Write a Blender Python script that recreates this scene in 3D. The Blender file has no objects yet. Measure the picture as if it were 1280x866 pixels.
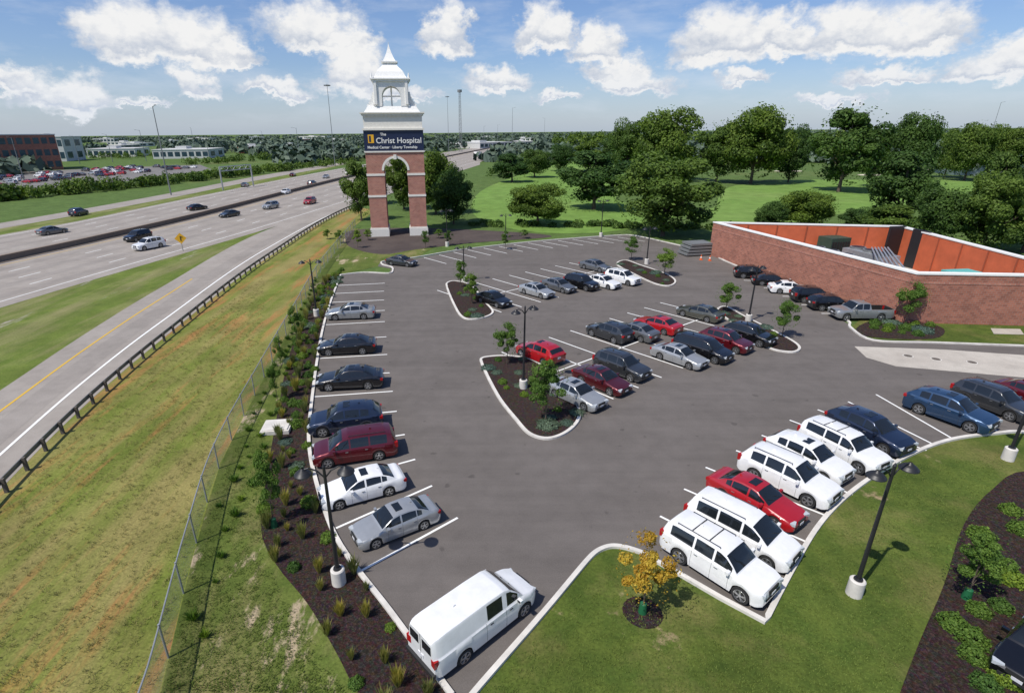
import bpy, bmesh, math, random
import numpy as np
from mathutils import Vector, Matrix, Quaternion
from mathutils.geometry import tessellate_polygon
random.seed(7); np.random.seed(7)
S=bpy.context.scene
COL=S.collection
# ---------------------------------------------------------------- survey camera model
F=677.0; CX=600.0; CY=433.0; CH=17.0
PITCH=math.atan(268/677.0); ROLL=math.radians(-0.5)
RM=Matrix.Rotation(math.radians(90)-PITCH,3,'X')@Matrix.Rotation(ROLL,3,'Z')
CAM=Vector((0,0,CH))
def ray(px,py): return RM@Vector(((px-CX)/F,-(py-CY)/F,-1.0))
def gp(px,py,z=0.0):
    d=ray(px,py); t=(z-CH)/d.z
    p=CAM+d*t
    return Vector((p.x,p.y,z))
def g2(px,py,z=0.0):
    p=gp(px,py,z); return (p.x,p.y)
def hz(P,py):
    RT=RM.transposed(); q=RT@(Vector((P[0],P[1],0))-CAM); e=RT@Vector((0,0,1)); k=(CY-py)/F
    return -(q.y+k*q.z)/(e.y+k*e.z)
def mpp(P):
    q=RM.transposed()@(Vector((P[0],P[1],0))-CAM); return -q.z/F
cam=bpy.data.cameras.new("camera"); co=bpy.data.objects.new("camera",cam); COL.objects.link(co)
cam.sensor_width=36; cam.lens=36*F/1280; cam.shift_x=(640-CX)/1280; cam.clip_end=30000; cam.clip_start=.1
co.location=CAM; co.rotation_euler=RM.to_euler(); S.camera=co
# ---------------------------------------------------------------- node helper
class NB:
    def __init__(s,tree): s.t=tree; s.n=tree.nodes; s.l=tree.links
    def new(s,ty,**k):
        nd=s.n.new(ty)
        for a,b in k.items(): setattr(nd,a,b)
        return nd
    def put(s,inp,v):
        if v is None: return
        if isinstance(v,bpy.types.NodeSocket): s.l.new(v,inp)
        else:
            if isinstance(v,(tuple,list)) and len(v)==3 and inp.type=='RGBA': v=(*v,1)
            inp.default_value=v
    def math(s,op,a,b=None,clamp=False):
        nd=s.new('ShaderNodeMath',operation=op,use_clamp=clamp); s.put(nd.inputs[0],a)
        if b is not None: s.put(nd.inputs[1],b)
        return nd.outputs[0]
    def vm(s,op,a,b=None):
        nd=s.new('ShaderNodeVectorMath',operation=op); s.put(nd.inputs[0],a)
        if b is not None: s.put(nd.inputs[1],b)
        return nd.outputs['Value'] if op in('LENGTH','DOT_PRODUCT') else nd.outputs[0]
    def noise(s,scale,detail=5,rough=.55,vec=None,out='Fac'):
        nd=s.new('ShaderNodeTexNoise'); nd.inputs['Scale'].default_value=scale
        nd.inputs['Detail'].default_value=detail; nd.inputs['Roughness'].default_value=rough
        if vec is not None: s.l.new(vec,nd.inputs['Vector'])
        return nd.outputs[out]
    def ramp(s,fac,stops,interp='LINEAR'):
        nd=s.new('ShaderNodeValToRGB'); s.put(nd.inputs[0],fac); cr=nd.color_ramp; cr.interpolation=interp
        while len(cr.elements)<len(stops): cr.elements.new(.5)
        for e,(p,c) in zip(cr.elements,stops):
            e.position=p; e.color=(c,c,c,1) if isinstance(c,(int,float)) else (*c,1)
        return nd.outputs[0]
    def mix(s,f,a,b,mode='MIX'):
        nd=s.new('ShaderNodeMix',data_type='RGBA',blend_type=mode)
        s.put(nd.inputs[0],f); s.put(nd.inputs[6],a); s.put(nd.inputs[7],b); return nd.outputs[2]
    def mapr(s,v,a,b,c=0.,d=1.):
        nd=s.new('ShaderNodeMapRange'); s.put(nd.inputs[0],v)
        for i,x in zip((1,2,3,4),(a,b,c,d)): nd.inputs[i].default_value=x
        return nd.outputs[0]
    def bump(s,h,strength,dist=.02):
        nd=s.new('ShaderNodeBump'); nd.inputs['Strength'].default_value=strength; nd.inputs['Distance'].default_value=dist
        s.l.new(h,nd.inputs['Height']); return nd.outputs[0]
def newmat(name):
    m=bpy.data.materials.new(name); m.use_nodes=True; nb=NB(m.node_tree); b=m.node_tree.nodes['Principled BSDF']
    return m,nb,b
def pos(nb): return nb.new('ShaderNodeNewGeometry').outputs['Position']
def simple(name,col,rough=.6,metal=0,coat=0,var=.12,scale=3,spec=.5):
    m,nb,b=newmat(name)
    tc=nb.new('ShaderNodeTexCoord').outputs['Object']
    n=nb.noise(scale,3,.6,tc)
    c=nb.mix(1.0,col,nb.ramp(n,[(.25,1-var),(.75,1+var)]),'MULTIPLY')
    nb.put(b.inputs['Base Color'],c); b.inputs['Roughness'].default_value=rough; b.inputs['Metallic'].default_value=metal
    b.inputs['Coat Weight'].default_value=coat; b.inputs['Coat Roughness'].default_value=.04
    b.inputs['Specular IOR Level'].default_value=spec
    return m
# ---------------------------------------------------------------- ground materials
def grassmat(name,ca,cb,cdry,d0,d1,stretch=None,ang=0,dscale=.12,bare=None,finec=.62):
    m,nb,b=newmat(name); p=pos(nb)
    base=nb.ramp(nb.noise(.9,4,.6,p),[(.3,ca),(.7,cb)])
    pv=p
    if stretch:
        mp=nb.new('ShaderNodeMapping'); nb.l.new(p,mp.inputs[0]); mp.inputs['Rotation'].default_value=(0,0,ang)
        mp.inputs['Scale'].default_value=(1,stretch,1); pv=mp.outputs[0]
    dm=nb.ramp(nb.noise(dscale,7,.65,pv),[(d0,0.),(d1,1.)])
    c=nb.mix(dm,base,cdry)
    if bare:
        bm=nb.ramp(nb.noise(dscale*1.4,8,.7,nb.vm('ADD',pv,(13.7,4.1,0))),[(bare[1],0.),(bare[2],1.)]); c=nb.mix(bm,c,bare[0])
    fine=nb.noise(8,5,.75,p)
    c=nb.mix(1.,c,nb.ramp(fine,[(.28,finec),(.5,.97),(.72,1.4)]),'MULTIPLY')
    c=nb.mix(1.,c,nb.ramp(nb.noise(.28,3,.5,p),[(.3,.82),(.7,1.15)]),'MULTIPLY')
    nb.put(b.inputs['Base Color'],c); b.inputs['Roughness'].default_value=.95; b.inputs['Specular IOR Level'].default_value=.15
    nb.put(b.inputs['Normal'],nb.bump(fine,.6,.06)); return m
M={}
M['ground']=grassmat('field_grass',(.07,.12,.028),(.11,.165,.045),(.20,.20,.08),.55,.75,dscale=.01)
M['embank']=grassmat('embankment_grass',(.115,.15,.024),(.175,.20,.042),(.25,.215,.075),.42,.60,stretch=.12,ang=math.radians(-9),dscale=.34,bare=((.33,.17,.06),.52,.64))
M['strip']=grassmat('verge_grass',(.075,.11,.02),(.125,.155,.034),(.22,.19,.08),.48,.66,stretch=.4,ang=math.radians(-9),dscale=.3,bare=((.40,.32,.21),.57,.63))
M['lawn']=grassmat('lawn_grass',(.055,.088,.015),(.10,.132,.024),(.18,.165,.055),.50,.72,dscale=.2,bare=((.32,.24,.14),.62,.70))
M['fairway']=grassmat('fairway_grass',(.13,.23,.045),(.165,.265,.06),(.2,.27,.08),.5,.8,dscale=.02,finec=.8)
M['wedge']=grassmat('median_grass',(.095,.14,.024),(.14,.18,.036),(.22,.21,.09),.45,.66,stretch=.15,ang=math.radians(-5),dscale=.3,bare=((.34,.31,.26),.60,.68))
def asphalt(name,ca,cb,stain=.75,joint=0):
    m,nb,b=newmat(name); p=pos(nb)
    c=nb.ramp(nb.noise(.22,4,.5,p),[(.3,ca),(.7,cb)])
    c=nb.mix(1.,c,nb.ramp(nb.noise(1.1,3,.5,p),[(.35,stain),(.5,1.),(.7,1.05)]),'MULTIPLY')
    fine=nb.noise(30,3,.7,p)
    c=nb.mix(1.,c,nb.ramp(fine,[(.3,.82),(.7,1.18)]),'MULTIPLY')
    if joint:
        # paver lane seams and tyre-polished streaks along the aisles
        mp=nb.new('ShaderNodeMapping'); nb.l.new(p,mp.inputs[0]); mp.inputs['Rotation'].default_value=(0,0,math.radians(50)); mp.inputs['Scale'].default_value=(.05,.9,1)
        c=nb.mix(1.,c,nb.ramp(nb.noise(1.,4,.6,mp.outputs[0]),[(.35,.93),(.6,1.06)]),'MULTIPLY')
        c=nb.mix(1.,c,nb.ramp(nb.noise(1.3,2,.4,p),[(.70,1.),(.75,.72)]),'MULTIPLY')
    nb.put(b.inputs['Base Color'],c); b.inputs['Roughness'].default_value=.88; b.inputs['Specular IOR Level'].default_value=.3
    nb.put(b.inputs['Normal'],nb.bump(fine,.4,.01)); return m
M['lot']=asphalt('lot_asphalt',(.118,.104,.094),(.140,.124,.113),.94,1)
M['road']=asphalt('concrete_road',(.27,.24,.21),(.33,.297,.262),.93)
M['plaza']=asphalt('plaza_paving',(.06,.045,.04),(.09,.07,.06),.9)
M['concrete']=asphalt('concrete',(.40,.36,.31),(.50,.46,.40),.92)
def mulch():
    m,nb,b=newmat('mulch'); p=pos(nb)
    n=nb.noise(12,6,.85,p); v=nb.new('ShaderNodeTexVoronoi'); v.inputs['Scale'].default_value=9; nb.l.new(p,v.inputs['Vector'])
    c=nb.ramp(n,[(.3,(.018,.012,.010)),(.5,(.055,.038,.033)),(.7,(.16,.12,.10))])
    c=nb.mix(.45,c,nb.mix(1.,c,v.outputs['Color'],'MULTIPLY'))
    nb.put(b.inputs['Base Color'],c); b.inputs['Roughness'].default_value=1; b.inputs['Specular IOR Level'].default_value=.1
    nb.put(b.inputs['Normal'],nb.bump(n,1.,.08)); return m
M['mulch']=mulch()
M['curb']=simple('curb_concrete',(.60,.57,.52),.85,var=.2,scale=1.2)
def paintline(name,col):
    m,nb,b=newmat(name); p=pos(nb)
    w=nb.ramp(nb.noise(6,6,.7,p),[(.28,.5),(.40,1.)])
    nb.put(b.inputs['Base Color'],nb.mix(1.,col,w,'MULTIPLY')); b.inputs['Roughness'].default_value=.7; return m
M['line']=paintline('white_paint_line',(.82,.82,.79)); M['yline']=paintline('yellow_paint_line',(.62,.38,.03))
def brick(name,c1,c2,mort,sc=1.):
    m,nb,b=newmat(name); uv=nb.new('ShaderNodeTexCoord').outputs['UV']
    t=nb.new('ShaderNodeTexBrick'); nb.l.new(uv,t.inputs['Vector']); t.inputs['Scale'].default_value=sc
    t.inputs['Brick Width'].default_value=.42; t.inputs['Row Height'].default_value=.2; t.inputs['Mortar Size'].default_value=.016
    t.inputs['Color1'].default_value=(*c1,1); t.inputs['Color2'].default_value=(*c2,1); t.inputs['Mortar'].default_value=(*mort,1)
    t.inputs['Bias'].default_value=-.2
    c=nb.mix(1.,t.outputs['Color'],nb.ramp(nb.noise(.7,5,.6,uv),[(.3,.82),(.7,1.15)]),'MULTIPLY')
    nb.put(b.inputs['Base Color'],c); b.inputs['Roughness'].default_value=.9
    nb.put(b.inputs['Normal'],nb.bump(t.outputs['Fac'],-.5,.01)); return m
M['brick']=brick('brick',(.38,.14,.09),(.23,.08,.055),(.30,.21,.17))
M['brickt']=brick('tower_brick',(.42,.18,.125),(.33,.12,.09),(.40,.30,.25))
M['orange']=simple('orange_panel',(.52,.115,.045),.7,var=.15,scale=.8)
M['white']=simple('white_trim',(.80,.79,.76),.6,var=.05)
M['cream']=simple('cream_trim',(.74,.71,.64),.7,var=.06)
M['black']=simple('black_metal',(.018,.018,.02),.45)
M['steel']=simple('galvanised_steel',(.40,.41,.42),.45,metal=.5)
M['greym']=simple('grey_metal',(.22,.23,.23),.5,metal=.3)
M['green']=simple('green_bag',(.01,.11,.04),.6)
M['navy']=simple('sign_blue',(.012,.02,.06),.4)
M['signy']=simple('sign_yellow',(.8,.42,.02),.5,var=.03)
M['teal']=simple('teal_pipe',(.12,.42,.38),.5)
M['glassb']=simple('building_glass',(.05,.09,.12),.12,metal=.3,var=.3,scale=.3)
M['roofw']=simple('roof_white',(.55,.55,.53),.8)
M['sand']=simple('sand',(.62,.55,.42),.95)
M['bark']=simple('bark',(.10,.075,.055),.95,var=.3,scale=8)
M['water']=simple('water',(.06,.10,.13),.08,var=.1)
def leafmat(name,ca,cb,cc=None,trans=.25,rnd=1.):
    m,nb,b=newmat(name)
    at=nb.new('ShaderNodeAttribute',attribute_name='tint').outputs['Fac']
    oi=nb.new('ShaderNodeObjectInfo').outputs['Random']
    c=nb.mix(at,ca,cb)
    if rnd>0: c=nb.mix(rnd,c,nb.mix(1.,c,nb.ramp(oi,[(0,(.60,.72,.80)),(.35,(.85,.9,.8)),(.7,(1.15,1.1,.9)),(1,(1.5,1.3,.8))]),'MULTIPLY'))
    nb.put(b.inputs['Base Color'],c); b.inputs['Roughness'].default_value=.6; b.inputs['Specular IOR Level'].default_value=.2
    if trans>0:
        tr=nb.new('ShaderNodeBsdfTranslucent'); nb.put(tr.inputs[0],nb.mix(1.,c,(1.2,1.4,.5),'MULTIPLY'))
        mx=nb.new('ShaderNodeMixShader'); mx.inputs[0].default_value=trans
        nb.l.new(b.outputs[0],mx.inputs[1]); nb.l.new(tr.outputs[0],mx.inputs[2])
        nb.l.new(mx.outputs[0],m.node_tree.nodes['Material Output'].inputs[0])
    return m
M['leaf']=leafmat('foliage',(.032,.068,.016),(.10,.165,.036))
M['leafy']=leafmat('young_foliage',(.06,.12,.022),(.16,.25,.05),trans=.3)
M['leafo']=leafmat('amber_foliage',(.36,.19,.02),(.52,.38,.05),trans=.3,rnd=0)
M['leafhaze']=leafmat('hazed_distant_foliage',(.06,.09,.07),(.11,.15,.10),trans=0,rnd=0)  # aerial haze painted into the far-tree leaf colour: bluer and paler
M['leafb']=leafmat('juniper_foliage',(.06,.10,.08),(.14,.2,.15),trans=.1,rnd=.4)
M['tan']=leafmat('ornamental_grass_blades',(.18,.20,.05),(.34,.30,.12),trans=.3)
# ---------------------------------------------------------------- mesh builder
class MB:
    def __init__(s): s.v=[]; s.f=[]; s.m=[]
    def face(s,pts,mi=0):
        i=len(s.v); s.v+= [tuple(p) for p in pts]; s.f.append(tuple(range(i,i+len(pts)))); s.m.append(mi)
    def box(s,c,sz,mi=0,rot=0,taper=1.0,bev=0):
        cx,cy,cz=c; x,y,z=[a/2 for a in sz]; cr,sr=math.cos(rot),math.sin(rot)
        i=len(s.v)
        for k,(dz,t) in enumerate(((-z,1),(z,taper))):
            for dx,dy in((-x,-y),(x,-y),(x,y),(-x,y)):
                dx*=t;dy*=t
                s.v.append((cx+dx*cr-dy*sr,cy+dx*sr+dy*cr,cz+dz))
        for q in((3,2,1,0),(4,5,6,7),(0,1,5,4),(1,2,6,5),(2,3,7,6),(3,0,4,7)):
            s.f.append(tuple(i+a for a in q)); s.m.append(mi)
    def cyl(s,p,q,r0,r1,n=10,mi=0,cap=True):
        p=Vector(p);q=Vector(q);d=(q-p).normalized(); a=d.orthogonal().normalized(); b=d.cross(a)
        i=len(s.v)
        for c,r in((p,r0),(q,r1)):
            for k in range(n):
                t=2*math.pi*k/n; s.v.append(tuple(c+a*math.cos(t)*r+b*math.sin(t)*r))
        for k in range(n):
            k2=(k+1)%n; s.f.append((i+k,i+k2,i+n+k2,i+n+k)); s.m.append(mi)
        if cap:
            s.f.append(tuple(i+n+k for k in range(n))); s.m.append(mi)
            s.f.append(tuple(i+k for k in reversed(range(n)))); s.m.append(mi)
    def mesh(s,name,mats,smooth=None,uv=True):
        me=bpy.data.meshes.new(name); me.from_pydata(s.v,[],s.f)
        for m in mats: me.materials.append(m)
        me.polygons.foreach_set('material_index',s.m)
        if uv:
            ul=me.uv_layers.new(name='UVMap').data
            for p in me.polygons:
                n=p.normal
                for li in p.loop_indices:
                    c=me.vertices[me.loops[li].vertex_index].co
                    if abs(n.z)<.7:
                        l=math.hypot(n.x,n.y) or 1; ul[li].uv=((-n.y*c.x+n.x*c.y)/l,c.z)
                    else: ul[li].uv=(c.x,c.y)
        if smooth is not None:
            me.polygons.foreach_set('use_smooth',[True]*len(me.polygons)); me.set_sharp_from_angle(angle=math.radians(smooth))
        return me
    def obj(s,name,mats,parent=None,smooth=None,loc=None,rotz=0,uv=True):
        return mkobj(name,s.mesh(name,mats,smooth,uv),parent,loc,rotz)
def mkobj(name,data,parent=None,loc=None,rotz=0,scale=None):
    o=bpy.data.objects.new(name,data); COL.objects.link(o)
    if parent: o.parent=parent
    if loc is not None: o.location=loc
    o.rotation_euler=(0,0,rotz)
    if scale: o.scale=scale
    return o
def catmull(pts,n=8,closed=False):
    P=[Vector((p[0],p[1])) for p in pts]; out=[]; N=len(P)
    rng=range(N) if closed else range(N-1)
    for i in rng:
        if closed: a,b,c,d=P[(i-1)%N],P[i],P[(i+1)%N],P[(i+2)%N]
        else: a=P[max(i-1,0)];b=P[i];c=P[i+1];d=P[min(i+2,N-1)]
        for k in range(n):
            t=k/n
            L=(c-b).length
            m1=(c-a)*.5; m2=(d-b)*.5
            if m1.length>L*1.2: m1=m1*(L*1.2/m1.length)
            if m2.length>L*1.2: m2=m2*(L*1.2/m2.length)
            out.append((2*t**3-3*t*t+1)*b+(t**3-2*t*t+t)*m1+(-2*t**3+3*t*t)*c+(t**3-t*t)*m2)
    if not closed: out.append(P[-1])
    return out
def W(pxs): return [g2(*p) for p in pxs]
def sheet(name,pts,z,mat,parent=None):
    b=MB(); v=[(p[0],p[1],z) for p in pts]
    area=sum(v[i][0]*v[(i+1)%len(v)][1]-v[(i+1)%len(v)][0]*v[i][1] for i in range(len(v)))
    if area<0: v.reverse()
    tri=tessellate_polygon([[Vector(a) for a in v]])
    b.v=v; 
    for t in tri:
        a,bb,c=[Vector(v[i]) for i in t]
        if (bb-a).cross(c-a).z<0: t=(t[0],t[2],t[1])
        b.f.append(tuple(t)); b.m.append(0)
    return b.obj(name,[mat],parent,uv=False)
def band(name,A,B,z,mat):
    b=MB()
    for i in range(len(A)-1):
        b.face([(A[i][0],A[i][1],z),(A[i+1][0],A[i+1][1],z),(B[i+1][0],B[i+1][1],z),(B[i][0],B[i][1],z)])
    o=b.obj(name,[mat],uv=False); 
    for p in o.data.polygons:
        if p.normal.z<0: p.flip()
    return o
def normals2(P,closed):
    N=len(P); out=[]
    for i in range(N):
        a=P[i-1] if (i>0 or closed) else P[i]; c=P[(i+1)%N] if (i<N-1 or closed) else P[i]
        d=Vector((c[0]-a[0],c[1]-a[1])); 
        if d.length<1e-6: d=Vector((1,0))
        d.normalize(); out.append(Vector((-d.y,d.x)))
    return out
def extr(b,P,w,z0,z1,mi=0,closed=False,off=0):
    P=[Vector((p[0],p[1])) for p in P]; Nn=normals2(P,closed); i0=len(b.v); N=len(P)
    for p,n in zip(P,Nn):
        l=p+n*(off+w/2); r=p+n*(off-w/2)
        b.v+=[(l.x,l.y,z0),(l.x,l.y,z1),(r.x,r.y,z1),(r.x,r.y,z0)]
    for i in range(N if closed else N-1):
        a=i0+4*i; c=i0+4*((i+1)%N)
        for k in range(3):
            b.f.append((a+k,a+k+1,c+k+1,c+k)); b.m.append(mi)
    if not closed:
        b.f.append((i0,i0+3,i0+2,i0+1)); b.m.append(mi); e=i0+4*(N-1); b.f.append((e,e+1,e+2,e+3)); b.m.append(mi)
def curb(name,P,closed=False,w=.2):
    b=MB(); extr(b,P,w,-.02,.13,0,closed); o=b.obj(name,[M['curb']]); fixn(o); return o
def fixn(o):
    bm=bmesh.new(); bm.from_mesh(o.data); bmesh.ops.recalc_face_normals(bm,faces=bm.faces); bm.to_mesh(o.data); bm.free()
def inpoly(x,y,poly):
    c=False; n=len(poly); j=n-1
    for i in range(n):
        xi,yi=poly[i][0],poly[i][1]; xj,yj=poly[j][0],poly[j][1]
        if (yi>y)!=(yj>y) and x<(xj-xi)*(y-yi)/(yj-yi)+xi: c=not c
        j=i
    return c
def stripe(b,p,q,w=.12,z=.012,mi=0):
    p=Vector(p[:2]);q=Vector(q[:2]);d=(q-p).normalized();n=Vector((-d.y,d.x))*w/2
    b.face([(p.x-n.x,p.y-n.y,z),(q.x-n.x,q.y-n.y,z),(q.x+n.x,q.y+n.y,z),(p.x+n.x,p.y+n.y,z)],mi)
# ---------------------------------------------------------------- ground + roads
g=MB(); R=14000
g.face([(-R,-R,-.02),(R,-R,-.02),(R,R,-.02),(-R,R,-.02)]); g.obj('ground',[M['ground']],uv=False)
near=catmull(W([(-300,478),(0,385),(160,337),(325,289),(432,256),(520,228),(600,203),(665,181)]),10)
med=catmull(W([(-300,393),(0,327),(110,303),(250,270),(380,236),(470,214),(560,196),(650,178)]),10)
far=catmull(W([(-300,348),(0,294),(100,276),(240,247),(370,221),(460,205),(560,190),(650,176)]),10)
rin=catmull(W([(-100,552),(0,488),(110,415),(200,360),(325,291),(432,254),(520,226),(600,202)]),10)
rout=catmull(W([(-100,725),(0,612),(110,503),(200,426),(330,325),(432,263),(520,232),(600,206)]),10)
band('exit_ramp_road',rin,rout,.006,M['road'])
band('highway',near,med,.012,M['road']); band('highway',med,far,.012,M['road'])
fr1=catmull(W([(-300,335),(0,286),(200,250),(330,224),(440,204)]),8); fr2=catmull(W([(-300,324),(0,279),(200,244),(330,219),(440,201)]),8)
band('frontage_road',fr1,fr2,.008,M['road'])
def lerp(A,B,t): return [a.lerp(b,t) for a,b in zip(A,B)]
b=MB()
def solid(P,mi=0,w=.16,z=.020):
    for i in range(len(P)-1): stripe(b,P[i],P[i+1],w,z,mi)
def dashed(P,on=3,off=9,w=.16,z=.020,mx=400):
    acc=0; 
    for i in range(len(P)-1):
        a,c=P[i],P[i+1]; L=(c-a).length; d=(c-a)/max(L,1e-6); s=-(acc%(on+off))
        while s<L:
            u0=max(0,s);u1=min(L,s+on)
            if u1>u0: stripe(b,a+d*u0,a+d*u1,w,z,0)
            s+=on+off
        acc+=L
        if acc>mx*3: break
for t in (.27,.47,.67): dashed(lerp(near,med,t))
for t in (.3,.52,.74): dashed(lerp(med,far,t))
solid(lerp(near,med,.1)); solid(lerp(near,med,.88),1); solid(lerp(med,far,.14),1); solid(lerp(med,far,.93))
solid(lerp(rin,rout,.27)[:34],1,.18,.016); solid(lerp(rin,rout,.72)[:55],0,.18,.016)
b.obj('highway_lane_markings',[M['line'],M['yline']],uv=False)
b=MB()
for t in (.18,.37,.57,.77):
    P=lerp(near,med,t); 
    for i in range(len(P)-1): stripe(b,P[i],P[i+1],1.7,.016,0)
for t in (.22,.41,.63,.84):
    P=lerp(med,far,t)
    for i in range(len(P)-1): stripe(b,P[i],P[i+1],1.7,.016,0)
P=lerp(rin,rout,.5)
for i in range(45): stripe(b,P[i],P[i+1],1.9,.011,0)
b.obj('worn_wheel_paths',[asphalt('worn_concrete',(.24,.215,.19),(.30,.27,.24),.93)],uv=False)
b=MB(); extr(b,med,.6,0,.85); o=b.obj('median_barrier',[simple('barrier_concrete',(.22,.17,.13),.9)]); fixn(o)
b=MB(); extr(b,med,3.2,.018,.024); b.obj('median_shoulder',[asphalt('median_asphalt',(.11,.09,.075),(.15,.125,.105))])
# verge sheets
sheet('embankment',[*[tuple(p) for p in rout[:52]],*W([(470,262),(440,285),(400,335),(370,395),(325,480),(275,580),(240,700),(200,866),(160,1000),(-100,1000)])],.0,M['embank'])
sheet('median_grass',[*[tuple(p) for p in near[5:31]],*[tuple(p) for p in reversed(rin[:41])]],.002,M['wedge'])
sheet('fence_verge',W([(440,285),(400,335),(370,395),(325,480),(275,580),(240,700),(200,866),(160,1000),(700,1000),(565,870),(415,672),(388,560),(388,525),(400,430),(427,343),(520,322),(560,300)]),.004,M['strip'])
sheet('grass_strip',[*[tuple(p) for p in far[4:40]],*[tuple(p) for p in reversed(fr1[4:])]],.003,M['wedge'])
# parking lot
lcurb=catmull(W([(565,870),(490,768),(420,672),(392,590),(386,545),(389,510),(396,455),(404,410),(414,376),(426,344)]),8)
lotp=[tuple(p) for p in lcurb]+W([(455,341),(486,342),(489,336),(472,333),(476,327),(520,323),(580,312),(660,303),(720,298),(782,294),(800,296),(888,316),(905,326),(985,360),(1062,406),(1068,414),(1092,426),(1170,429),(1280,433),(1420,438),(1420,560),(1280,541),(1250,542),(1190,550),(1140,568),(1090,597),(1050,628),(1018,665),(985,722),(956,778),(900,748),(845,716),(800,691),(780,685),(762,684),(745,691),(730,706),(680,766),(600,858),(580,885)])
sheet('parking_lot',lotp,.008,M['lot'])
rc=W([(1420,560),(1280,541),(1250,542),(1190,550),(1140,568),(1090,597),(1050,628),(1018,665),(985,722),(956,778)])
rc2=W([(956,778),(900,748),(845,716),(800,691)]); rc3=W([(800,691),(780,685),(762,684),(745,691),(730,706),(680,766),(600,858),(570,895)])
rcs=catmull(rc,6); rcs3=catmull(rc3,6)
curb('curb',lcurb); curb('curb',rcs+[Vector(p) for p in rc2[1:]]+rcs3[1:])
bp=catmull(W([(426,344),(455,341),(486,342),(491,338),(489,334),(478,331),(480,327),(520,322),(580,312),(660,303),(720,298),(782,294),(800,296),(888,316)]),5)
curb('curb',bp)
curb('curb',catmull(W([(888,316),(905,326),(985,360),(1060,402),(1063,410),(1092,426),(1170,429),(1280,433),(1420,438)]),5))
# right lawns
sheet('lawn',[tuple(p) for p in rcs]+rc2[1:]+[tuple(p) for p in rcs3[1:]]+W([(560,1050),(1700,1050),(1800,640)]),.004,M['lawn'])
bedr=catmull(W([(1290,588),(1240,612),(1205,655),(1180,730),(1150,800),(1120,880),(1100,960),(1500,1000),(1500,600)]),4,True)
sheet('planting_bed',bedr,.03,M['mulch'])
bedl=[tuple(p) for p in lcurb]+[tuple(p) for p in catmull(W([(428,335),(405,350),(378,400),(360,450),(350,500),(334,590),(326,660),(345,705),(385,755),(420,815),(450,870),(500,920)]),4)]
sheet('planting_bed',bedl,.02,M['mulch'])
wallbed=W([(1064,409),(1092,424),(1170,427),(1280,431),(1400,436),(1400,410),(1280,402),(1140,398),(1085,392)])
sheet('lawn',wallbed,.03,M['lawn'])
sheet('planting_bed',catmull(W([(1070,411),(1090,422),(1165,424),(1180,412),(1150,402),(1100,399)]),4,True),.05,M['mulch'])
sheet('concrete_pad',W([(1068,433),(1180,437),(1280,444),(1400,452),(1400,482),(1280,472),(1120,458),(1083,447)]),.014,M['concrete'])
sheet('concrete_pad',W([(1238,411),(1275,412),(1280,419),(1242,418)]),.06,M['concrete'])
sheet('plaza',catmull(W([(440,288),(520,285),(640,290),(690,296),(600,303),(520,312),(478,318),(440,310),(432,300)]),4,True),.012,M['plaza'])
for p,r in [((1135,445),.3),((1170,449),.3),((1215,453),.3)]:
    P=g2(*p); b=MB(); b.cyl((0,0,.016),(0,0,.024),r+.06,r+.06,20,1); b.cyl((0,0,.02),(0,0,.028),r,r,20,0); b.obj('manhole_cover',[simple('cast_iron',(.12,.10,.08),.7),M['curb']],loc=(P[0],P[1],0))
isl=[W([(601,451),(610,447),(638,446),(668,452),(700,478),(722,508),(723,525),(708,541),(685,549),(662,543),(645,525),(622,495)]),
     W([(558,356),(568,352),(588,357),(606,378),(616,391),(603,398),(582,399),(571,388)]),
     W([(771,331),(782,326),(800,332),(832,343),(844,352),(836,358),(818,355),(790,342)]),
     W([(897,390),(907,384),(930,396),(985,424),(999,435),(990,441),(962,436),(930,414)])]
for k,I in enumerate(isl):
    c=catmull(I,5,True); curb('island_curb',c,True); sheet('planting_bed',c,.09,M['mulch'])
# painted stall lines
b=MB()
LL=[(572,647,450,714),(540,607,420,660),(519,574,396,608),(506,543,387,562),(496,514,387,524),(491,489,391,496),(487,466,395,470),(484,443,399,448),(483,421,403,426),(481,402,407,406),(481,388,411,391),(480,375,414,378),(480,364,418,367),(481,354,421,357)]
for a in LL: stripe(b,g2(a[0],a[1]),g2(a[2],a[3]))
RL=[(825,645,984,726),(855,611,1010,678),(882,584,1034,645),(920,563,1066,618),(952,544,1096,596),(987,525,1126,578),(1022,512,1158,563),(1060,502,1170,557),(1095,493,1192,549),(1150,484,1250,541),(1210,478,1310,538)]
for a in RL: stripe(b,g2(a[0],a[1]),g2(a[2],a[3]))
ax=Vector((.645,-.764)).normalized(); sv=Vector((.79,.613)).normalized()
P0=Vector(g2(650,438))-ax*.7-sv*1.4
for k in range(0,9): stripe(b,P0+sv*2.75*k,P0+sv*2.75*k+ax*11.3)
stripe(b,P0+ax*5.65,P0+ax*5.65+sv*2.75*8)
P1=Vector(g2(634,385))+ax*.7-sv*1.4
for k in range(0,9): stripe(b,P1+sv*2.75*k,P1+sv*2.75*k-ax*11.0)
stripe(b,P1-ax*5.5,P1-ax*5.5+sv*22)
bk=[Vector(g2(*p)) for p in [(530,322),(580,313),(660,304),(720,299),(782,296)]]
acc=0
for i in range(len(bk)-1):
    L=(bk[i+1]-bk[i]).length; d=(bk[i+1]-bk[i])/L; s=(-acc)%2.75
    while s<L: stripe(b,bk[i]+d*s,bk[i]+d*s+ax*5.4); s+=2.75
    acc+=L
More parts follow.
